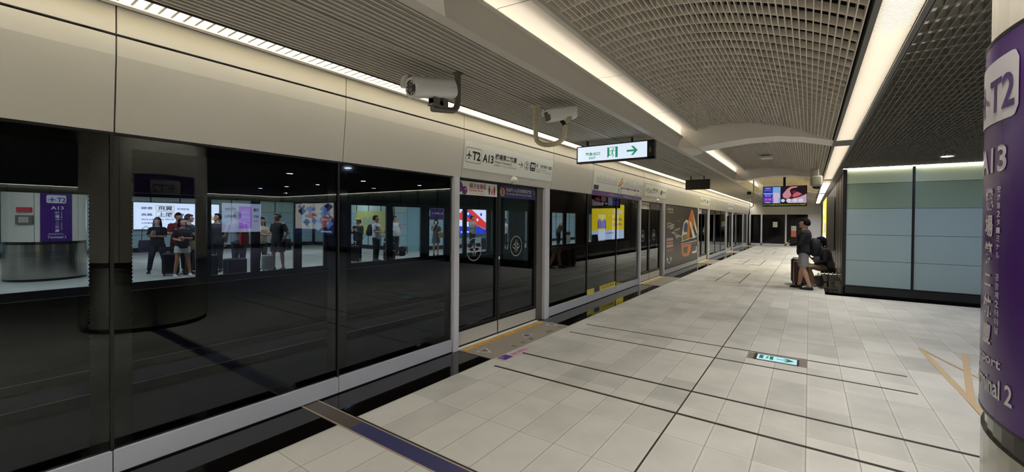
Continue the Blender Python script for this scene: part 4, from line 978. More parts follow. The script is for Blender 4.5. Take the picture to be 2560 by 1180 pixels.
# ================================================================== PEOPLE
def remeshed(f, name, parent, vox, m, smooth=3):
    o = f.build(name, parent, world=False, recalc=True)
    o.data.materials.clear(); o.data.materials.append(m)
    r = o.modifiers.new('r', 'REMESH'); r.mode = 'VOXEL'; r.voxel_size = vox; r.use_smooth_shade = True
    sm = o.modifiers.new('s', 'SMOOTH'); sm.iterations = smooth; sm.factor = .5
    return o
def bake(objs):
    dg = bpy.context.evaluated_depsgraph_get()
    for o in objs:
        me = bpy.data.meshes.new_from_object(o.evaluated_get(dg)); m = o.data.materials[0]
        o.modifiers.clear(); o.data = me
        if not me.materials: me.materials.append(m)
        me.shade_smooth()
TO_BAKE = []
V3 = Vector
ARMS = {  # right arm: elbow, wrist, hand direction, palm normal hint, curl
    'down': ((.255, -.02, 1.13), (.265, .05, .885), (0, .15, -1), (-1, 0, 0), .5),
    'phone': ((.235, .07, 1.14), (.10, .27, 1.21), (-.35, .5, .8), (-.3, -.9, .3), 1.0),
    'phone_low': ((.24, .05, 1.13), (.10, .27, 1.08), (-.4, .85, .15), (0, 0, 1), .9),
    'crossed': ((.225, .10, 1.135), (-.005, .225, 1.15), (-1, .05, .05), (0, -1, 0), .5),
    'pocket': ((.285, -.05, 1.125), (.215, .04, .93), (-.1, .1, -1), (-1, 0, 0), .3),
    'chin': ((.20, .18, 1.20), (.085, .155, 1.40), (-.35, -.1, .9), (0, -1, 0), .9),
    'reach': ((.24, .12, 1.17), (.17, .36, 1.16), (-.1, 1, 0), (0, 0, -1), .6),
    'strap': ((.24, .04, 1.13), (.13, .17, 1.31), (-.3, .1, .9), (0, -1, 0), 1.2),
}
def person(label, loc, rz, h=1.70, skin=(186, 142, 116), arms=('down', 'down'), top=((40, 40, 44), 'short'), bottom=((40, 42, 50), 'long'), hair='short', hair_c=(16, 14, 14),
           shoe_c=(24, 24, 26), wide=0., head=(0, 0), lean=0, sit=False, slim=0, vox=.0085, legturn=0, mask=False, stoop=0):
    k = h/1.70
    t = thing('person', label, 'person', loc, rz)
    t.scale = (k, k, k)
    piv = V3((0, 0, .93)); LM = Matrix.Rotation(-math.radians(lean), 4, 'X'); dz = V3((0, 0, -.42)) if sit else V3((0, 0, 0))
    def U_(p): return LM @ (V3(p)-piv)+piv+dz
    def Ud(p): return LM @ V3(p)
    sh = .185-slim*.02; sw = 1-slim*.09
    torso = [(.84, .120, .095, 0), (.92, .158, .112, -.005), (1.00, .150, .105, 0), (1.09, .138, .10, .004), (1.20, .152, .112, .004), (1.31, .168, .115, 0), (1.385, .162, .092, -.01), (1.43, .105, .07, -.012), (1.47, .058, .055, -.005)]
    def tor(f, m, grow, z0, z1, flare=0):
        secs = []; zs = [q for q in torso if z0-.02 <= q[0] <= z1+.001]
        for z, rx, ry, yo in zs:
            z_ = max(z, z0); g = grow+(flare*(1-(z_-z0)/(z1-z0)) if flare else 0)
            secs.append((U_((0, yo, z_)), Ud(((rx*sw+g), 0, 0)), Ud((0, ry+g, 0))))
        f.loft(secs, m, 22, 2.3)
    mb = MB(); mm = M_white
    tor(mb, mm, 0, .84, 1.47)
    Hc = V3((0, .025, 1.60)); HM = Matrix.Translation(V3((0, 0, 1.49))) @ Matrix.Rotation(math.radians(head[0]), 4, 'Z') @ Matrix.Rotation(-math.radians(head[1]), 4, 'X') @ Matrix.Translation(V3((0, 0, -1.49)))
    HU = lambda p: U_(HM @ V3(p)); HR = (LM.to_3x3() @ HM.to_3x3()).to_4x4()
    mb.tube([U_((0, -.01, 1.42)), HU((0, .0, 1.50)), HU((0, .01, 1.56))], [.062, .056-slim*.006, .056], mm, 14)
    def skull(p, q):
        if p.y > 0 and p.z < 0: q.x *= 1+.28*p.z; q.y *= 1+.05*p.z
        if p.z < -.2: q.x *= 1+.2*(p.z+.2)
        return q
    mb.ell(HU(Hc), (.077, .096, .116), mm, HR, 20, 16, skull)
    mb.ell(HU(Hc+V3((0, .058, -.082))), (.036, .034, .03), mm, HR)                        # chin
    mb.ell(HU(Hc+V3((0, .098, -.016))), (.013, .017, .026), mm, HR); mb.ell(HU(Hc+V3((0, .105, -.034))), (.016, .014, .011), mm, HR)  # nose
    mb.ell(HU(Hc+V3((0, .080, .030))), (.05, .016, .012), mm, HR)                          # brow
    for s_ in (1, -1): mb.ell(HU(Hc+V3((s_*.079, -.005, -.01))), (.010, .020, .031), mm, HR)
    # arms and hands
    armpts = []
    for s_, key in ((1, arms[0]), (-1, arms[1])):
        e, w_, hd, pn, curl = ARMS[key]; X_ = lambda p: U_((p[0]*s_*(1 if abs(p[0]) < .15 else sh/.185), p[1], p[2])); D_ = lambda p: Ud((p[0]*s_, p[1], p[2])).normalized()
        S0, E_, W2 = U_((s_*(sh-.015), -.012, 1.385)), X_(e), X_(w_); armpts.append((S0, E_, W2))
        r0 = 1-slim*.12
        mb.tube([S0, S0.lerp(E_, .25), S0.lerp(E_, .7), E_, E_.lerp(W2, .3), E_.lerp(W2, .75), W2], [.055*r0, .05*r0, .042*r0, .037*r0, .040*r0, .029*r0, .025*r0], mm, 12, round_end=True)
        d = D_(hd); n_ = D_(pn); n_ = (n_-d*n_.dot(d)).normalized(); a = d.cross(n_).normalized()     # a: across the palm
        pc = W2+d*.045
        mb.loft([(W2-d*.01, a*.026, n_*.020), (W2+d*.03, a*.036, n_*.016), (W2+d*.085, a*.040, n_*.013)], mm, 14, 2.6)
        if key == 'pocket': continue
        for fi, (off, ln) in enumerate(((-.031, .066), (-.0105, .076), (.0105, .070), (.031, .054))):
            p0 = W2+d*.078+a*off; pts = [p0]; ang = 0; dd = d
            for seg in (.42, .33, .25):
                ang = curl*.55; dd = (dd*math.cos(ang)+n_*math.sin(ang)).normalized(); n2 = n_; pts.append(pts[-1]+dd*ln*seg)
            mb.tube(pts, [.0092, .0088, .0082, .0074], mm, 8, round_end=True)
        th = (a*-.75+d*.55+n_*.25).normalized(); p0 = W2+d*.018-a*.024
        mb.tube([p0, p0+th*.032, p0+(th*.8+d*.5+n_*.3).normalized()*.062], [.013, .0105, .0085], mm, 8, round_end=True)
    # legs
    legs = []
    for s_ in (1, -1):
        if sit: P0, K, A_ = V3((s_*.09, .03, .50)), V3((s_*.10, .43, .50)), V3((s_*.10, .38+.05*s_, .085))
        else:
            sp_ = .095+wide*.5; P0, K, A_ = V3((s_*.088, 0, .90)), V3((s_*(.092+wide*.25), .015+.03*s_*(wide > 0), .49)), V3((s_*sp_, -.02+.09*s_*legturn, .085))
        legs.append((P0, K, A_, s_)); g = 1-slim*.08
        mb.tube([P0, P0.lerp(K, .35), P0.lerp(K, .8), K, K.lerp(A_, .28), K.lerp(A_, .7), A_, A_+V3((0, 0, -.03))], [.088*g, .082*g, .062*g, .056*g, .058*g, .042*g, .034*g, .036*g], mm, 14, round_end=True)
        mb.loft([(A_+V3((0, -.05, -.055)), V3((.028, 0, 0)), V3((0, 0, .026))), (A_+V3((0, .04, -.05)), V3((.036, 0, 0)), V3((0, 0, .032))), (A_+V3((0, .12, -.062)), V3((.042, 0, 0)), V3((0, 0, .02))), (A_+V3((0, .17, -.068)), V3((.032, 0, 0)), V3((0, 0, .012)))], mm, 12)
    if sit: mb.loft([((0, -.06, .50), (.16, 0, 0), (0, 0, .09)), ((0, .06, .50), (.17, 0, 0), (0, 0, .085))], mm, 16)
    body = remeshed(mb, 'body', t, vox, mat('skin %d %d %d' % skin, skin, .5, noise=.04, nscale=20)); TO_BAKE.append(body)
    # clothes
    tm = mat('cloth %d %d %d' % top[0], top[0], .85, noise=.12, nscale=14, bump=.3); bmm = mat('cloth %d %d %d' % bottom[0], bottom[0], .85, noise=.12, nscale=14, bump=.3)
    c = MB()
    if top[1] == 'dress':
        tor(c, mm, .016, .84, 1.43); c.loft([(V3((0, 0, .60))+dz, V3((.20, 0, 0)), V3((0, .16, 0))), (V3((0, 0, .88))+dz, V3((.17, 0, 0)), V3((0, .13, 0))), (V3((0, 0, .98))+dz, V3((.155, 0, 0)), V3((0, .12, 0)))], mm, 22)
    else: tor(c, mm, .020 if top[1] != 'long' else .036, .84, 1.43, .012)
    for (S0, E_, W2) in armpts:
        if top[1] == 'long': c.tube([S0, S0.lerp(E_, .5), E_, E_.lerp(W2, .5), E_.lerp(W2, .93)], [.068, .062, .054, .048, .040], mm, 14, round_end=True)
        else: c.tube([S0, S0.lerp(E_, .45), S0.lerp(E_, .85)], [.070, .066, .062], mm, 14)
    if top[1] == 'long': c.loft([(U_((0, -.03, 1.40)), Ud((.10, 0, 0)), Ud((0, .085, 0))), (U_((0, -.03, 1.46)), Ud((.085, 0, 0)), Ud((0, .075, 0)))], mm, 16)
    o = remeshed(c, 'dress' if top[1] == 'dress' else ('jacket' if top[1] == 'long' else 'shirt'), t, vox*1.2, tm, 4); TO_BAKE.append(o)
    if top[1] != 'dress':
        c = MB()
        if sit: c.loft([((0, -.14, .50), (.17, 0, 0), (0, 0, .11)), ((0, .08, .50), (.185, 0, 0), (0, 0, .105))], mm, 18)
        else: c.loft([((0, 0, .80), (.150, 0, 0), (0, .115, 0)), ((0, -.004, .90), (.172, 0, 0), (0, .126, 0)), ((0, 0, .99), (.160, 0, 0), (0, .116, 0))], mm, 20)
        for P0, K, A_, s_ in legs:
            if bottom[1] == 'long': c.tube([P0, P0.lerp(K, .5), K, K.lerp(A_, .5), K.lerp(A_, .97)], [.102, .094, .074, .064, .058], mm, 16)
            elif bottom[1] == 'short': c.tube([P0, P0.lerp(K, .4), P0.lerp(K, .86)], [.106, .106, .100], mm, 16)
            else: c.tube([P0, P0.lerp(K, .25), P0.lerp(K, .48)], [.104, .104, .102], mm, 16)
        o = remeshed(c, 'trousers' if bottom[1] == 'long' else 'shorts', t, vox*1.2, bmm, 3); TO_BAKE.append(o)
    for P0, K, A_, s_ in legs:
        c = MB(); sm_ = mat('shoe %d %d %d' % shoe_c, shoe_c, .5)
        c.loft([(A_+V3((0, -.066, -.052)), V3((.022, 0, 0)), V3((0, 0, .028))), (A_+V3((0, -.045, -.042)), V3((.038, 0, 0)), V3((0, 0, .043))), (A_+V3((0, .03, -.042)), V3((.043, 0, 0)), V3((0, 0, .044))), (A_+V3((0, .11, -.056)), V3((.050, 0, 0)), V3((0, 0, .030))), (A_+V3((0, .17, -.062)), V3((.044, 0, 0)), V3((0, 0, .023))), (A_+V3((0, .195, -.068)), V3((.026, 0, 0)), V3((0, 0, .014)))], sm_, 16, 2.3)
        c.build('shoe', t, world=False, smooth=60, recalc=True)
    # hair
    hm = mat('hair %d %d %d' % hair_c, hair_c, .85, spec=.15, noise=.2, nscale=60, bump=.5)
    c = MB()
    def hfn(p, q):
        if hair != 'hood' and p.y > .28 and p.z < .42: q *= .80
        if p.z < -.45: q *= .82
        return q
    if hair != 'bald':
        c.ell(HU(Hc+V3((0, -.010, .018))), (.094, .112, .126), mm, HR, 26, 20, hfn)
        c.ell(HU(Hc+V3((0, .055, .082))), (.062, .05, .034), mm, HR)
        if hair in ('long', 'bob'):
            z2 = 1.27 if hair == 'long' else 1.47
            c.loft([(HU((0, -.035, 1.60)), Ud((.088, 0, 0)), Ud((0, .07, 0))), (HU((0, -.055, 1.50)), Ud((.092, 0, 0)), Ud((0, .055, 0))), (U_((0, -.085, (1.50+z2)/2)), Ud((.100, 0, 0)), Ud((0, .045, 0))), (U_((0, -.105, z2)), Ud((.08, 0, 0)), Ud((0, .03, 0)))], mm, 18)
            for s_ in (1, -1): c.tube([HU(Hc+V3((s_*.082, .02, .04))), HU(Hc+V3((s_*.092, .02, -.06))), U_((s_*.10, .03, max(z2+.05, 1.38))), U_((s_*.10, .05, z2+.02))], [.018, .024, .024, .012], mm, 10, round_end=True)
    if hair != 'bald': o = remeshed(c, 'hair', t, vox*1.1, hm, 2); TO_BAKE.append(o)
    for s_ in (1, -1):
        c = MB(); c.ell(HU(Hc+V3((s_*.031, .083, .008))), (.013, .008, .0065), mat('eye dark', (24, 18, 16), .2), HR, 12, 8); c.build('eye', t, world=False, smooth=60)
    c = MB(); c.ell(HU(Hc+V3((0, .086, -.062))), (.022, .007, .006), mat('lip', (140, 78, 74), .5), HR, 12, 8); c.build('mouth', t, world=False, smooth=60)
    if mask:
        c = MB(); c.ell(HU(Hc+V3((0, .066, -.052))), (.058, .050, .048), mat('mask white', (222, 226, 230), .7), HR, 16, 10); c.build('face_mask', t, world=False, smooth=60)
    return t
def suitcase(label, loc, rz, w_=.45, d=.27, h=.62, rgb=(24, 24, 28), handle=.0, band=None, soft=False, handle_c=None):
    t = thing('suitcase', label, 'suitcase', loc, rz); m_ = mat('case %d %d %d' % rgb, rgb, .38, noise=.06, nscale=9)
    f = MB(); f.rbox(-w_/2, w_/2, -d/2, d/2, .055, h, .045, m_, 4)
    f.build('shell', t, world=False, smooth=40)
    f = MB()
    for i in range(7):
        x = -w_/2+.07+i*(w_-.14)/6
        for s_ in (1, -1): f.rbox(x-.012, x+.012, s_*d/2-.004, s_*d/2+.006, .12, h-.06, .004, m_, 1)
    f.build('ribs', t, world=False, smooth=40)
    f = MB(); f.box(-w_/2-.002, w_/2+.002, -.006, .006, .10, h-.05, M_dark); f.box(-w_/2+.05, w_/2-.05, -.006, .006, h-.001, h+.002, M_dark); f.build('zip', t, world=False)
    for sx in (1, -1):
        for sy in (1, -1):
            f = MB(); f.tube([(sx*(w_/2-.05)-.012, sy*(d/2-.05), .026), (sx*(w_/2-.05)+.012, sy*(d/2-.05), .026)], .026, M_dark, n=14); f.box(sx*(w_/2-.05)-.018, sx*(w_/2-.05)+.018, sy*(d/2-.05)-.01, sy*(d/2-.05)+.01, .03, .062, M_dark); f.build('wheel', t, world=False)
    hc = mat('case handle grey', (150, 152, 156), .3, .6) if handle_c is None else handle_c
    if handle:
        f = MB()
        for sx in (1, -1): f.tube([(sx*.09, -d/2+.03, h-.01), (sx*.09, -d/2+.03, h+handle)], .009, hc, n=8)
        f.rbox(-.11, .11, -d/2+.012, -d/2+.048, h+handle-.01, h+handle+.022, .01, M_dark if handle_c is None else hc, 2); f.build('pull_handle', t, world=False)
    f = MB(); f.tube([(-.07, 0, h-.002), (-.06, 0, h+.022), (.06, 0, h+.022), (.07, 0, h-.002)], .009, M_dark, n=8); f.build('carry_handle', t, world=False)
    if band:
        f = MB(); f.box(-w_/2-.006, w_/2+.006, -d/2-.006, d/2+.006, h*.52, h*.52+.05, band); f.build('strap', t, world=False)
    return t
def backpack(label, loc, rz, rgb=(18, 19, 24), s_=1., group=None):
    t = thing('backpack', label, 'backpack', loc, rz); m_ = mat('pack %d %d %d' % rgb, rgb, .8, noise=.15, nscale=18, bump=.3); t.scale = (s_, s_, s_)
    f = MB(); f.loft([((0, 0, 0), (.12, 0, 0), (0, .07, 0)), ((0, 0, .03), (.15, 0, 0), (0, .10, 0)), ((0, 0, .22), (.155, 0, 0), (0, .105, 0)), ((0, .01, .38), (.135, 0, 0), (0, .085, 0)), ((0, .02, .45), (.08, 0, 0), (0, .05, 0))], m_, 24, 3); f.build('pack_body', t, world=False, smooth=50, recalc=True)
    f = MB(); f.loft([((0, -.105, .04), (.105, 0, 0), (0, .03, 0)), ((0, -.115, .12), (.115, 0, 0), (0, .035, 0)), ((0, -.105, .22), (.10, 0, 0), (0, .02, 0))], m_, 20, 3); f.build('front_pocket', t, world=False, smooth=50, recalc=True)
    for sx in (1, -1):
        f = MB(); f.tube([(sx*.08, .09, .40), (sx*.09, .17, .47), (sx*.10, .30, .42), (sx*.11, .34, .28), (sx*.13, .22, .12), (sx*.12, .10, .08)], .016, m_, n=8); f.build('strap', t, world=False, smooth=50)
    return t
def bag(label, loc, rz, rgb, w_=.3, d=.12, h=.3, strap=.25, name='handbag', cat='bag'):
    t = thing(name, label, cat, loc, rz); m_ = mat('bag %d %d %d' % rgb, rgb, .7, noise=.1, nscale=12, bump=.2)
    f = MB(); f.loft([((0, 0, 0), (w_*.42, 0, 0), (0, d*.45, 0)), ((0, 0, .02), (w_*.48, 0, 0), (0, d*.5, 0)), ((0, 0, h*.6), (w_*.5, 0, 0), (0, d*.48, 0)), ((0, 0, h), (w_*.45, 0, 0), (0, d*.28, 0))], m_, 20, 3.5); f.build('pouch', t, world=False, smooth=50, recalc=True)
    f = MB(); f.tube([(-w_*.3, 0, h-.02), (-w_*.22, 0, h+strap*.8), (0, 0, h+strap), (w_*.22, 0, h+strap*.8), (w_*.3, 0, h-.02)], .008, m_, n=8); f.build('strap', t, world=False, smooth=50)
    return t
def phone(label, loc, rz, tilt=60):
    t = thing('phone', label, 'phone', loc, rz); t.rotation_euler = (math.radians(tilt), 0, rz)
    f = MB(); f.rbox(-.037, .037, -.004, .004, -.078, .078, .003, M_dark, 2); f.build('case', t, world=False)
    MB().poly([(-.033, -.0045, -.07), (.033, -.0045, -.07), (.033, -.0045, .07), (-.033, -.0045, .07)], mat('phone screen', (150, 160, 190), .2, emit=.5)).build('phone_screen', t, world=False)
    return t
Rz = math.radians
def at(loc, rz, p, k=1.0):  # person-local point to world
    c, s_ = math.cos(rz), math.sin(rz); return (loc[0]+k*(p[0]*c-p[1]*s_), loc[1]+k*(p[0]*s_+p[1]*c), loc[2]+k*p[2])

# standing man and seated person on our platform
L0, r0 = (-.10, 12.33, 0), Rz(84)
person('person standing in a dark hooded jacket and light grey shorts, facing the doors', L0, r0, 1.66, top=((17, 18, 27), 'long'), bottom=((140, 138, 142), 'short'), arms=('phone_low', 'phone_low'), head=(8, -14), wide=.10, legturn=1.4, shoe_c=(14, 14, 16), vox=.0065, skin=(196, 152, 128))
backpack('black backpack on the back of the standing person in grey shorts', at(L0, r0, (0, -.23, .80)), r0, (16, 17, 22), .95)
phone('phone held by the standing person in grey shorts', at(L0, r0, (0, .34, 1.085)), r0, 30)
L1, r1 = (.40, 13.05, 0), Rz(96)
person('person seated on the bench in a black top and khaki trousers, leaning forward', L1, r1, 1.64, top=((18, 18, 20), 'long'), bottom=((128, 112, 86), 'long'), arms=('phone', 'phone_low'), head=(0, -22), lean=16, sit=True, hair='bob', shoe_c=(150, 148, 144), vox=.0065)
bag('blue and white folded bag held by the seated person', at(L1, r1, (.05, .30, .84)), r1, (52, 66, 150), .16, .07, .14, .04)
bag('grey blue tote bag on the lap of the seated person', at(L1, r1, (0, .24, .60)), r1, (92, 98, 116), .30, .14, .20, .10)
suitcase('dark red suitcase behind the legs of the standing person', (-.17, 12.95, 0), Rz(8), .30, .24, .62, (66, 24, 22), .0)
suitcase('slim black suitcase left of the standing person', (-.27, 13.2, 0), Rz(5), .22, .20, .66, (30, 28, 32), .0)
bag('crumpled grey bag on the floor under the bench', (.20, 13.35, 0), Rz(80), (138, 136, 130), .34, .22, .24, .06)

# ================================================================== THE OPPOSITE PLATFORM
XF = -12.05
f = MB(); f.box(-25.2, XF-.12, -8, 34, -.3, 0, floor_mat('far granite tiles', (196, 194, 184), (150, 148, 140), -12.2, .3)); struct(f.build('floor'))
f = MB(); f.box(XF-.12, XP-.12, -8, 34, -1.45, -1.4, mat('dark ballast slab', (22, 22, 23), .9, noise=.3, nscale=4)); f.box(XP-.16, XP-.12, -8, 34, -1.4, -.02, M_void); f.box(XF-.12, XF-.06, -8, 34, -1.4, -.02, M_void)
for x in (-4.6, -6.05, -9.4, -10.85): f.box(x-.035, x+.035, -8, 34, -1.4, -1.25, mat('rail steel', (70, 66, 62), .4, .7))
f.box(XF, XP-.16, -8, 34, 3.3, 3.35, M_void); f.box(XF-.1, XP, 33.9, 34, -1.4, 3.4, M_void); f.box(XF-.1, XP, -8.1, -8, -1.4, 3.4, M_void)
struct(f.build('track_bed'))
M_ff = mat('dim grey far frame', (72, 74, 78), .5, .2)
f = MB(); f.box(XF-.12, XF, -8, 34, 2.13, 3.35, M_ff); struct(f.build('wall_far_header'))
wins = [(-2.2, -.6), (-.35, 2.03), (2.69, 3.86), (4.18, 5.09), (5.31, 6.22), (6.45, 7.13), (8.06, 9.44), (9.72, 11.03), (11.47, 12.28), (12.55, 13.43), (13.66, 15.04), (15.36, 15.44), (16.43, 16.76), (18.2, 18.4), (21.0, 22.34), (22.75, 24.03), (25.3, 26.4), (27.5, 28.8), (30.0, 31.4)]
wl = ['glass bay of the opposite platform outside the left edge', 'opposite glass bay at far left with the column showing through', 'opposite glass bay showing the four people close together', 'opposite glass bay showing the stooping person with a red bag', 'opposite glass bay showing the person in dark shorts', 'narrow opposite glass bay showing only bright floor and wall',
      'opposite glass bay showing two people and the strapped suitcase', 'opposite glass bay showing the person in white and a teal panel', 'opposite glass bay showing the person in a grey dress', 'opposite glass bay showing the edge of a red advert', 'opposite glass bay with the red and blue advert behind it', 'thin lit slit between opposite frames', 'narrow opposite glass bay seen through the right door leaf', 'slim opposite glass bay right of the right door leaf', 'opposite glass bay seen through the pane right of the first door', 'opposite glass bay beside the dark luggage', 'distant opposite glass bay', 'more distant opposite glass bay', 'most distant opposite glass bay']
prev = -8
for i, (a, b) in enumerate(wins):
    nxt = (b+wins[i+1][0])/2 if i+1 < len(wins) else 34
    t = thing('opposite_glass_bay', wl[i], 'glass panel', (XF, (a+b)/2, 0)); f = MB(); g = .004
    f.box(XF-.06, XF, prev+g, a, 0, 2.125, M_ff); f.box(XF-.06, XF, b, nxt-g, 0, 2.125, M_ff); f.box(XF-.06, XF, a, b, 0, .165, M_ff); f.box(XF-.06, XF, a, b, 2.045, 2.125, M_ff)
    f.build('frame', t); MB().poly([(XF-.03, a, .165), (XF-.03, a, 2.045), (XF-.03, b, 2.045), (XF-.03, b, .165)][::-1], M_pane_far).build('glass', t); prev = nxt
# walls, ceiling and lamps over there
f = MB(); f.box(-25.2, XF-.12, -8, 34, 2.95, 3.0, mat('far ceiling', (150, 152, 150), .7)); struct(f.build('ceiling'))
def far_panels(ax, y, lo, hi, sgn, label, grp):
    n_ = int(round((hi-lo)/1.11))
    for i in range(n_):
        a = lo+(hi-lo)*i/n_; b = lo+(hi-lo)*(i+1)/n_; f = MB()
        t = thing('frosted_glass_panel', label, 'glass wall panel', (y, (a+b)/2, 0) if ax == 'y' else ((a+b)/2, y, 0), 0, grp)
        B = (lambda *q: f.box(y+q[2]*sgn, y+q[3]*sgn, q[0], q[1], q[4], q[5], q[6])) if ax == 'y' else (lambda *q: f.box(q[0], q[1], y+q[2]*sgn, y+q[3]*sgn, q[4], q[5], q[6]))
        zs = [.2, .775, 1.34, 1.91, 2.46, 2.80]
        for j in range(5): B(a+.03, b-.01, .0, .01, zs[j]+.006, zs[j+1]-.006, M_teal_b if j < 3 else M_teal_t)
        f.build('pane', t); f = MB(); B(a, a+.03, -.02, .01, .19, 2.8, M_frame); f.build('mullion', t); f = MB(); B(a, b, -.02, .01, 0, .18, M_plinth); f.build('plinth', t)
M_teal_b = mat('bright frosted teal glass', (184, 212, 216), .35, noise=.04, nscale=1); M_teal_t = mat('bright frosted green glass', (202, 220, 208), .35)
far_panels('y', -24.6, -7.0, 13.8, -1, 'frosted teal bay of the long wall behind the opposite platform', 'opposite long wall bays')
far_panels('x', 13.9, -24.5, -16.1, 1, 'frosted teal bay of the end wall of the opposite platform', 'opposite end wall bays')
far_panels('y', -16.1, 14.6, 33.0, -1, 'frosted teal bay of the flank along the opposite platform', 'opposite flank bays')
f = MB(); f.box(-16.14, -16.06, 13.86, 14.6, 0, 2.95, mat('pale teal door panel', (150, 190, 196), .4)); struct(f.build('trim_9'))
f = MB(); f.box(-25.2, -24.7, -8, 34, 0, 3, M_void); f.box(-25, XF-.1, -8.1, -8, 0, 3, M_cream); f.box(-25, XF-.1, 33.9, 34, 0, 3, M_cream); f.box(-24.7, -16.3, 14.1, 14.2, 0, 3, M_void); struct(f.build('wall_opposite'))
for x in (-13.3, -19.5):
    f = MB(); f.box(x-.12, x+.12, -7.5, 33 if x > -15 else 13.7, 2.93, 2.948, M_far); tag(f.build('strip_light'), 'bright strip light over the opposite platform, %s' % ('near its doors' if x > -15 else 'near its back wall'), 'light')
column(-16.05, 1.90, 'round column with a purple T2 A13 wrap on the opposite platform', -14, 30, 8)
t = thing('fire_call_point', 'red lamp and grey alarm box on the opposite column', 'alarm', (-15.35, 1.45, 1.6))
f = MB(); fm_ = Vector((math.cos(Rz(-34)), math.sin(Rz(-34)), 0)); ft_ = Vector((-fm_.y, fm_.x, 0)); cc = Vector((-16.05, 1.90, 0))+fm_*.76
def fbox(a0, a1, z0, z1, d, m_):
    P = [cc+ft_*a+fm_*e+Vector((0, 0, z)) for e in (-.04, d) for z in (z0, z1) for a in (a0, a1)]
    for q in ((0, 1, 3, 2), (4, 6, 7, 5), (0, 4, 5, 1), (2, 3, 7, 6), (0, 2, 6, 4), (1, 5, 7, 3)): f.poly([P[i] for i in q], m_)
fbox(-.13, .13, 1.70, 1.81, .03, mat('alarm red', (196, 40, 44), .4)); f.build('lamp', t); f = MB(); fbox(-.15, .15, 1.40, 1.62, .03, M_greym); fbox(-.09, .09, 1.44, 1.58, .034, M_brass); f.build('alarm_box', t)
lightbox('wide white lit advert box behind the four people on the opposite platform', (-24.4, 5.5, 1.05), (0, 1, 0), 3.3, 1.2, art('white'), depth=.15)
lightbox('red, blue and white lit advert box on the opposite flank', (-15.9, 17.3, .75), (0, 1, 0), 2.75, 1.45, art('red'), depth=.12)
# purple station banner behind the person in the grey dress
t = thing('station_banner', 'purple A13 banner under a pale strip behind the person in the grey dress', 'sign', (-16.0, 15.6, 1.8))
f = MB(); f.box(-16.04, -16.02, 15.0, 16.6, 1.62, 2.18, M_purple); f.box(-16.04, -16.02, 15.0, 16.6, 2.18, 2.32, M_white2); f.build('sheet', t)
f = MB(); f.rrect((-16.012, 0, 0), U, VZ, 15.08, 15.3, 1.75, 2.08, .03, M_white2); f.text('A13 機場第二航廈', (-16.012, 0, 0), U, VZ, 15.4, 16.3, 1.85, 1.98, M_white2, .01); f.build('lettering', t)
t = thing('yellow_poster', 'pale yellow poster behind the person with the yellow cap', 'poster', (-19.5, 13.85, 1.6))
f = MB(); f.box(-20.2, -17.2, 13.82, 13.86, .75, 2.0, mat('pale yellow print', (206, 206, 120), .5)); f.build('sheet', t); f = MB(); f.text('歡迎搭乘', (0, 13.81, 0), (1, 0, 0), VZ, -19.6, -18.2, 1.25, 1.7, mat('pale blue print', (150, 190, 206), .5)); f.build('lettering', t)

CAM = lambda x, y: math.atan2(-y, -x)-PI/2           # heading that faces the camera
def face(x, y, d=0): return CAM(x, y)+Rz(d)
WHITE, BLACK, NAVY = (206, 206, 204), (22, 22, 24), (28, 32, 52)
l = (-15.2, 3.95, 0); r_ = face(-15.2, 3.95, -8)
person('person in black top and jeans holding up a phone, leftmost of the group', l, r_, 1.57, arms=('phone', 'crossed'), top=(BLACK, 'short'), bottom=((30, 34, 46), 'long'), hair='long', wide=.22, slim=1)
phone('phone held by the leftmost person of the group of four', at(l, r_, (.03, .33, 1.24), .93), r_, 20)
bag('dark shoulder bag of the leftmost person of the group of four', at(l, r_, (.27, -.02, .68), .95), r_, (30, 34, 48), .34, .14, .30, .40)
l = (-14.9, 4.35, 0); person('person in a dark red shirt, at the back of the group of four', l, face(*l[:2], 0), 1.70, arms=('crossed', 'down'), top=((110, 26, 34), 'short'), bottom=(BLACK, 'long'), wide=.06)
l = (-13.85, 4.13, 0); r_ = face(*l[:2], 12); person('person in a black top, white shorts and white shoes, front of group', l, r_, 1.54, arms=('phone_low', 'crossed'), top=(BLACK, 'short'), bottom=((196, 198, 196), 'hot'), hair='bob', shoe_c=(214, 214, 214), head=(14, -20), wide=.18, slim=1, skin=(176, 128, 104))
bag('yellow green tote bag carried by the person in white shorts', at(l, r_, (-.27, .02, .80), .9), r_, (150, 156, 96), .24, .08, .24, .22)
l = (-14.25, 4.40, 0); person('person in a dark green shirt, rightmost of the group of four', l, face(*l[:2], 60), 1.66, arms=('reach', 'crossed'), top=((38, 44, 42), 'short'), bottom=((44, 48, 40), 'long'), head=(20, -8))
suitcase('large black suitcase in the middle of the group of four', (-14.3, 4.0, 0), face(-14, 3.9), .38, .24, .62, (18, 20, 30), .0)
suitcase('second dark suitcase right of the white shoes in the group of four', (-14.65, 4.62, 0), face(-14, 4.4), .30, .22, .60, (20, 22, 34), .0)
l = (-14.2, 5.06, 0); person('person in a dark grey suit jacket looking down, beside the group of four', l, face(*l[:2], -25), 1.69, arms=('phone', 'down'), top=((56, 54, 60), 'long'), bottom=((30, 32, 40), 'long'), head=(-20, -22))
l = (-12.95, 5.16, 0); r_ = face(*l[:2], 205); person('broad person in a pale shirt seen from behind, stooping over luggage', l, r_, 1.76, arms=('phone_low', 'reach'), top=((150, 154, 164), 'short'), bottom=((40, 48, 60), 'long'), lean=14, head=(0, -30))
bag('bright red bag hanging at the back of the stooping person', at(l, r_, (.02, -.24, .86)), r_, (196, 34, 36), .24, .12, .34, .10)
suitcase('dark teal suitcase with a pale rim beside the person with glasses', (-13.0, 4.45, 0), face(-13, 4.5), .40, .26, .62, (34, 54, 62), .0)
suitcase('dark suitcase with a white foot in front of the stooping person', (-12.75, 4.98, 0), face(-13, 5, 25), .50, .30, .50, (34, 38, 52), .0)
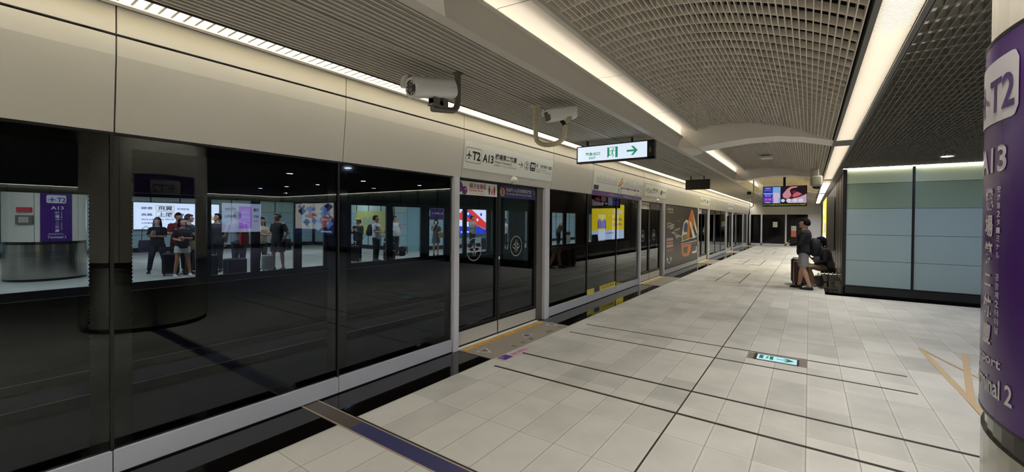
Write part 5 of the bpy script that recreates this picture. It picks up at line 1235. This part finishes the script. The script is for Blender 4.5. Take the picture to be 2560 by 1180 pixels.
l = (-13.95, 6.18, 0); person('person with long dark hair and a beige top beside the silver suitcase', l, face(*l[:2], 20), 1.60, arms=('down', 'crossed'), top=((176, 160, 132), 'short'), bottom=(BLACK, 'long'), hair='long', slim=1, head=(20, 0))
l = (-13.35, 6.40, 0); r_ = face(*l[:2], -42); person('grey-haired person in a black shirt and dark shorts turning sideways', l, r_, 1.74, arms=('pocket', 'pocket'), top=(BLACK, 'short'), bottom=((30, 32, 36), 'short'), hair_c=(84, 82, 80), wide=.14, head=(-14, 0), skin=(170, 122, 100))
bag('black shoulder bag at the side of the grey-haired person', at(l, r_, (-.30, -.06, .62)), r_, (16, 16, 18), .22, .12, .34, .22)
suitcase('silver suitcase between the long-haired person and the grey-haired person', (-13.2, 6.02, 0), face(-13.2, 6), .30, .24, .50, (150, 152, 154), .0)
l = (-13.95, 9.62, 0); r_ = face(*l[:2], -30); person('person in a yellow cap and black clothes looking at a phone behind a suitcase', l, r_, 1.57, arms=('phone', 'phone'), top=((28, 30, 34), 'long'), bottom=(BLACK, 'long'), head=(-10, -24))
t = thing('cap', 'yellow cap worn by the person in black behind a suitcase', 'cap', at(l, r_, (0, .035, 1.555)), r_); f = MB(); f.ell((0, .0, .0), (.095, .11, .085), mat('cap yellow', (176, 170, 50), .8), None, 20, 12, lambda p, q: V3((q.x, q.y, max(q.z, -.004)))); f.build('crown', t, world=False, smooth=60); f = MB(); f.loft([((0, .05, .0), (.08, 0, 0), (0, .05, 0)), ((0, .06, .010), (.08, 0, 0), (0, .09, 0))], MATS['cap yellow'], 20); f.build('brim', t, world=False, smooth=40)
suitcase('black suitcase with a pale pull handle before the person in the yellow cap', (-13.75, 9.28, 0), face(-13.8, 9.3), .42, .28, .62, (16, 16, 18), .12, handle_c=M_white)
l = (-13.3, 9.95, 0); r_ = face(*l[:2], 62); person('person in a white T-shirt and black trousers reading a phone, wearing a backpack', l, r_, 1.70, arms=('phone_low', 'phone_low'), top=(WHITE, 'short'), bottom=(BLACK, 'long'), head=(4, -18))
backpack('black backpack on the person in the white shirt and black trousers', at(l, r_, (0, -.24, .96)), r_, (26, 26, 28), .95)
phone('phone in the hands of the person in the white shirt and black trousers', at(l, r_, (0, .37, 1.10)), r_, 30)
suitcase('brown black suitcase with a yellow strap', (-13.12, 10.42, 0), face(-13.2, 10.3), .44, .30, .70, (44, 38, 34), .0, band=mat('strap yellow', (206, 190, 90), .6))
bag('dark holdall lying on top of the suitcase with the yellow strap', (-13.12, 10.42, .735), face(-13.2, 10.3), (26, 26, 28), .40, .24, .14, .04)
l = (-14.9, 12.15, 0); r_ = face(*l[:2], 35); person('person in a long-sleeved white shirt looking at a phone near the teal panel', l, r_, 1.70, arms=('phone_low', 'strap'), top=(WHITE, 'long'), bottom=((40, 42, 54), 'long'), head=(10, -24))
bag('pale round bag hanging from the person near the teal panel', at(l, r_, (.12, .34, .90)), r_, (196, 196, 190), .30, .14, .30, .06)
backpack('dark backpack standing on the floor by the person near the teal panel', (-14.5, 12.2, 0), face(-14.5, 12.2, 30), (30, 28, 30), .9)
l = (-13.45, 13.2, 0); r_ = face(*l[:2], 6); person('masked person in a grey dress with one hand at the face', l, r_, 1.58, arms=('chin', 'phone_low'), top=((86, 88, 90), 'dress'), hair='bob', mask=True, slim=1, shoe_c=(40, 36, 36))
bag('tan handbag on the arm of the masked person in the grey dress', at(l, r_, (-.24, .16, .80)), r_, (186, 146, 96), .30, .12, .24, .18)
l = (-14.27, 16.6, 0); r_ = face(*l[:2], 50); person('person in a pale shirt with a cross strap before the red and blue advert', l, r_, 1.76, arms=('phone', 'crossed'), top=((168, 166, 160), 'short'), bottom=((34, 34, 38), 'long'), head=(0, -15))
suitcase('dark suitcase beside the person before the red and blue advert', (-13.9, 17.2, 0), face(-14, 17), .42, .28, .66, (26, 30, 36), .3)
l = (-13.75, 18.75, 0); person('slim person in a white shirt seen through the narrow bay', l, face(*l[:2], -30), 1.64, arms=('phone', 'down'), top=(WHITE, 'short'), bottom=(BLACK, 'long'), slim=1)
l = (-11.72, 16.95, 0)
f = MB()
l = (-13.1, 19.2, 0)
person('person in a navy shirt and pale trousers seen through the right door leaf', l, face(*l[:2], 10), 1.72, arms=('down', 'phone_low'), top=(NAVY, 'short'), bottom=((150, 148, 144), 'long'), shoe_c=(200, 200, 200), wide=.2)
l = (-13.45, 24.3, 0)
person('stooping person in an olive jacket and pale cap behind luggage, far along', l, face(*l[:2], 50), 1.60, arms=('phone_low', 'phone_low'), top=((92, 84, 66), 'long'), bottom=(BLACK, 'long'), lean=30, head=(0, -20), hair_c=(176, 170, 150))
suitcase('white and red bag-topped suitcase beside the stooping person far along', (-13.3, 25.2, 0), face(-13.3, 25), .44, .30, .60, (190, 184, 178), .0)
bag('maroon holdall on the white suitcase far along the opposite platform', (-13.3, 25.2, .62), face(-13.3, 25), (84, 34, 34), .46, .24, .22, .08)
bake(TO_BAKE)
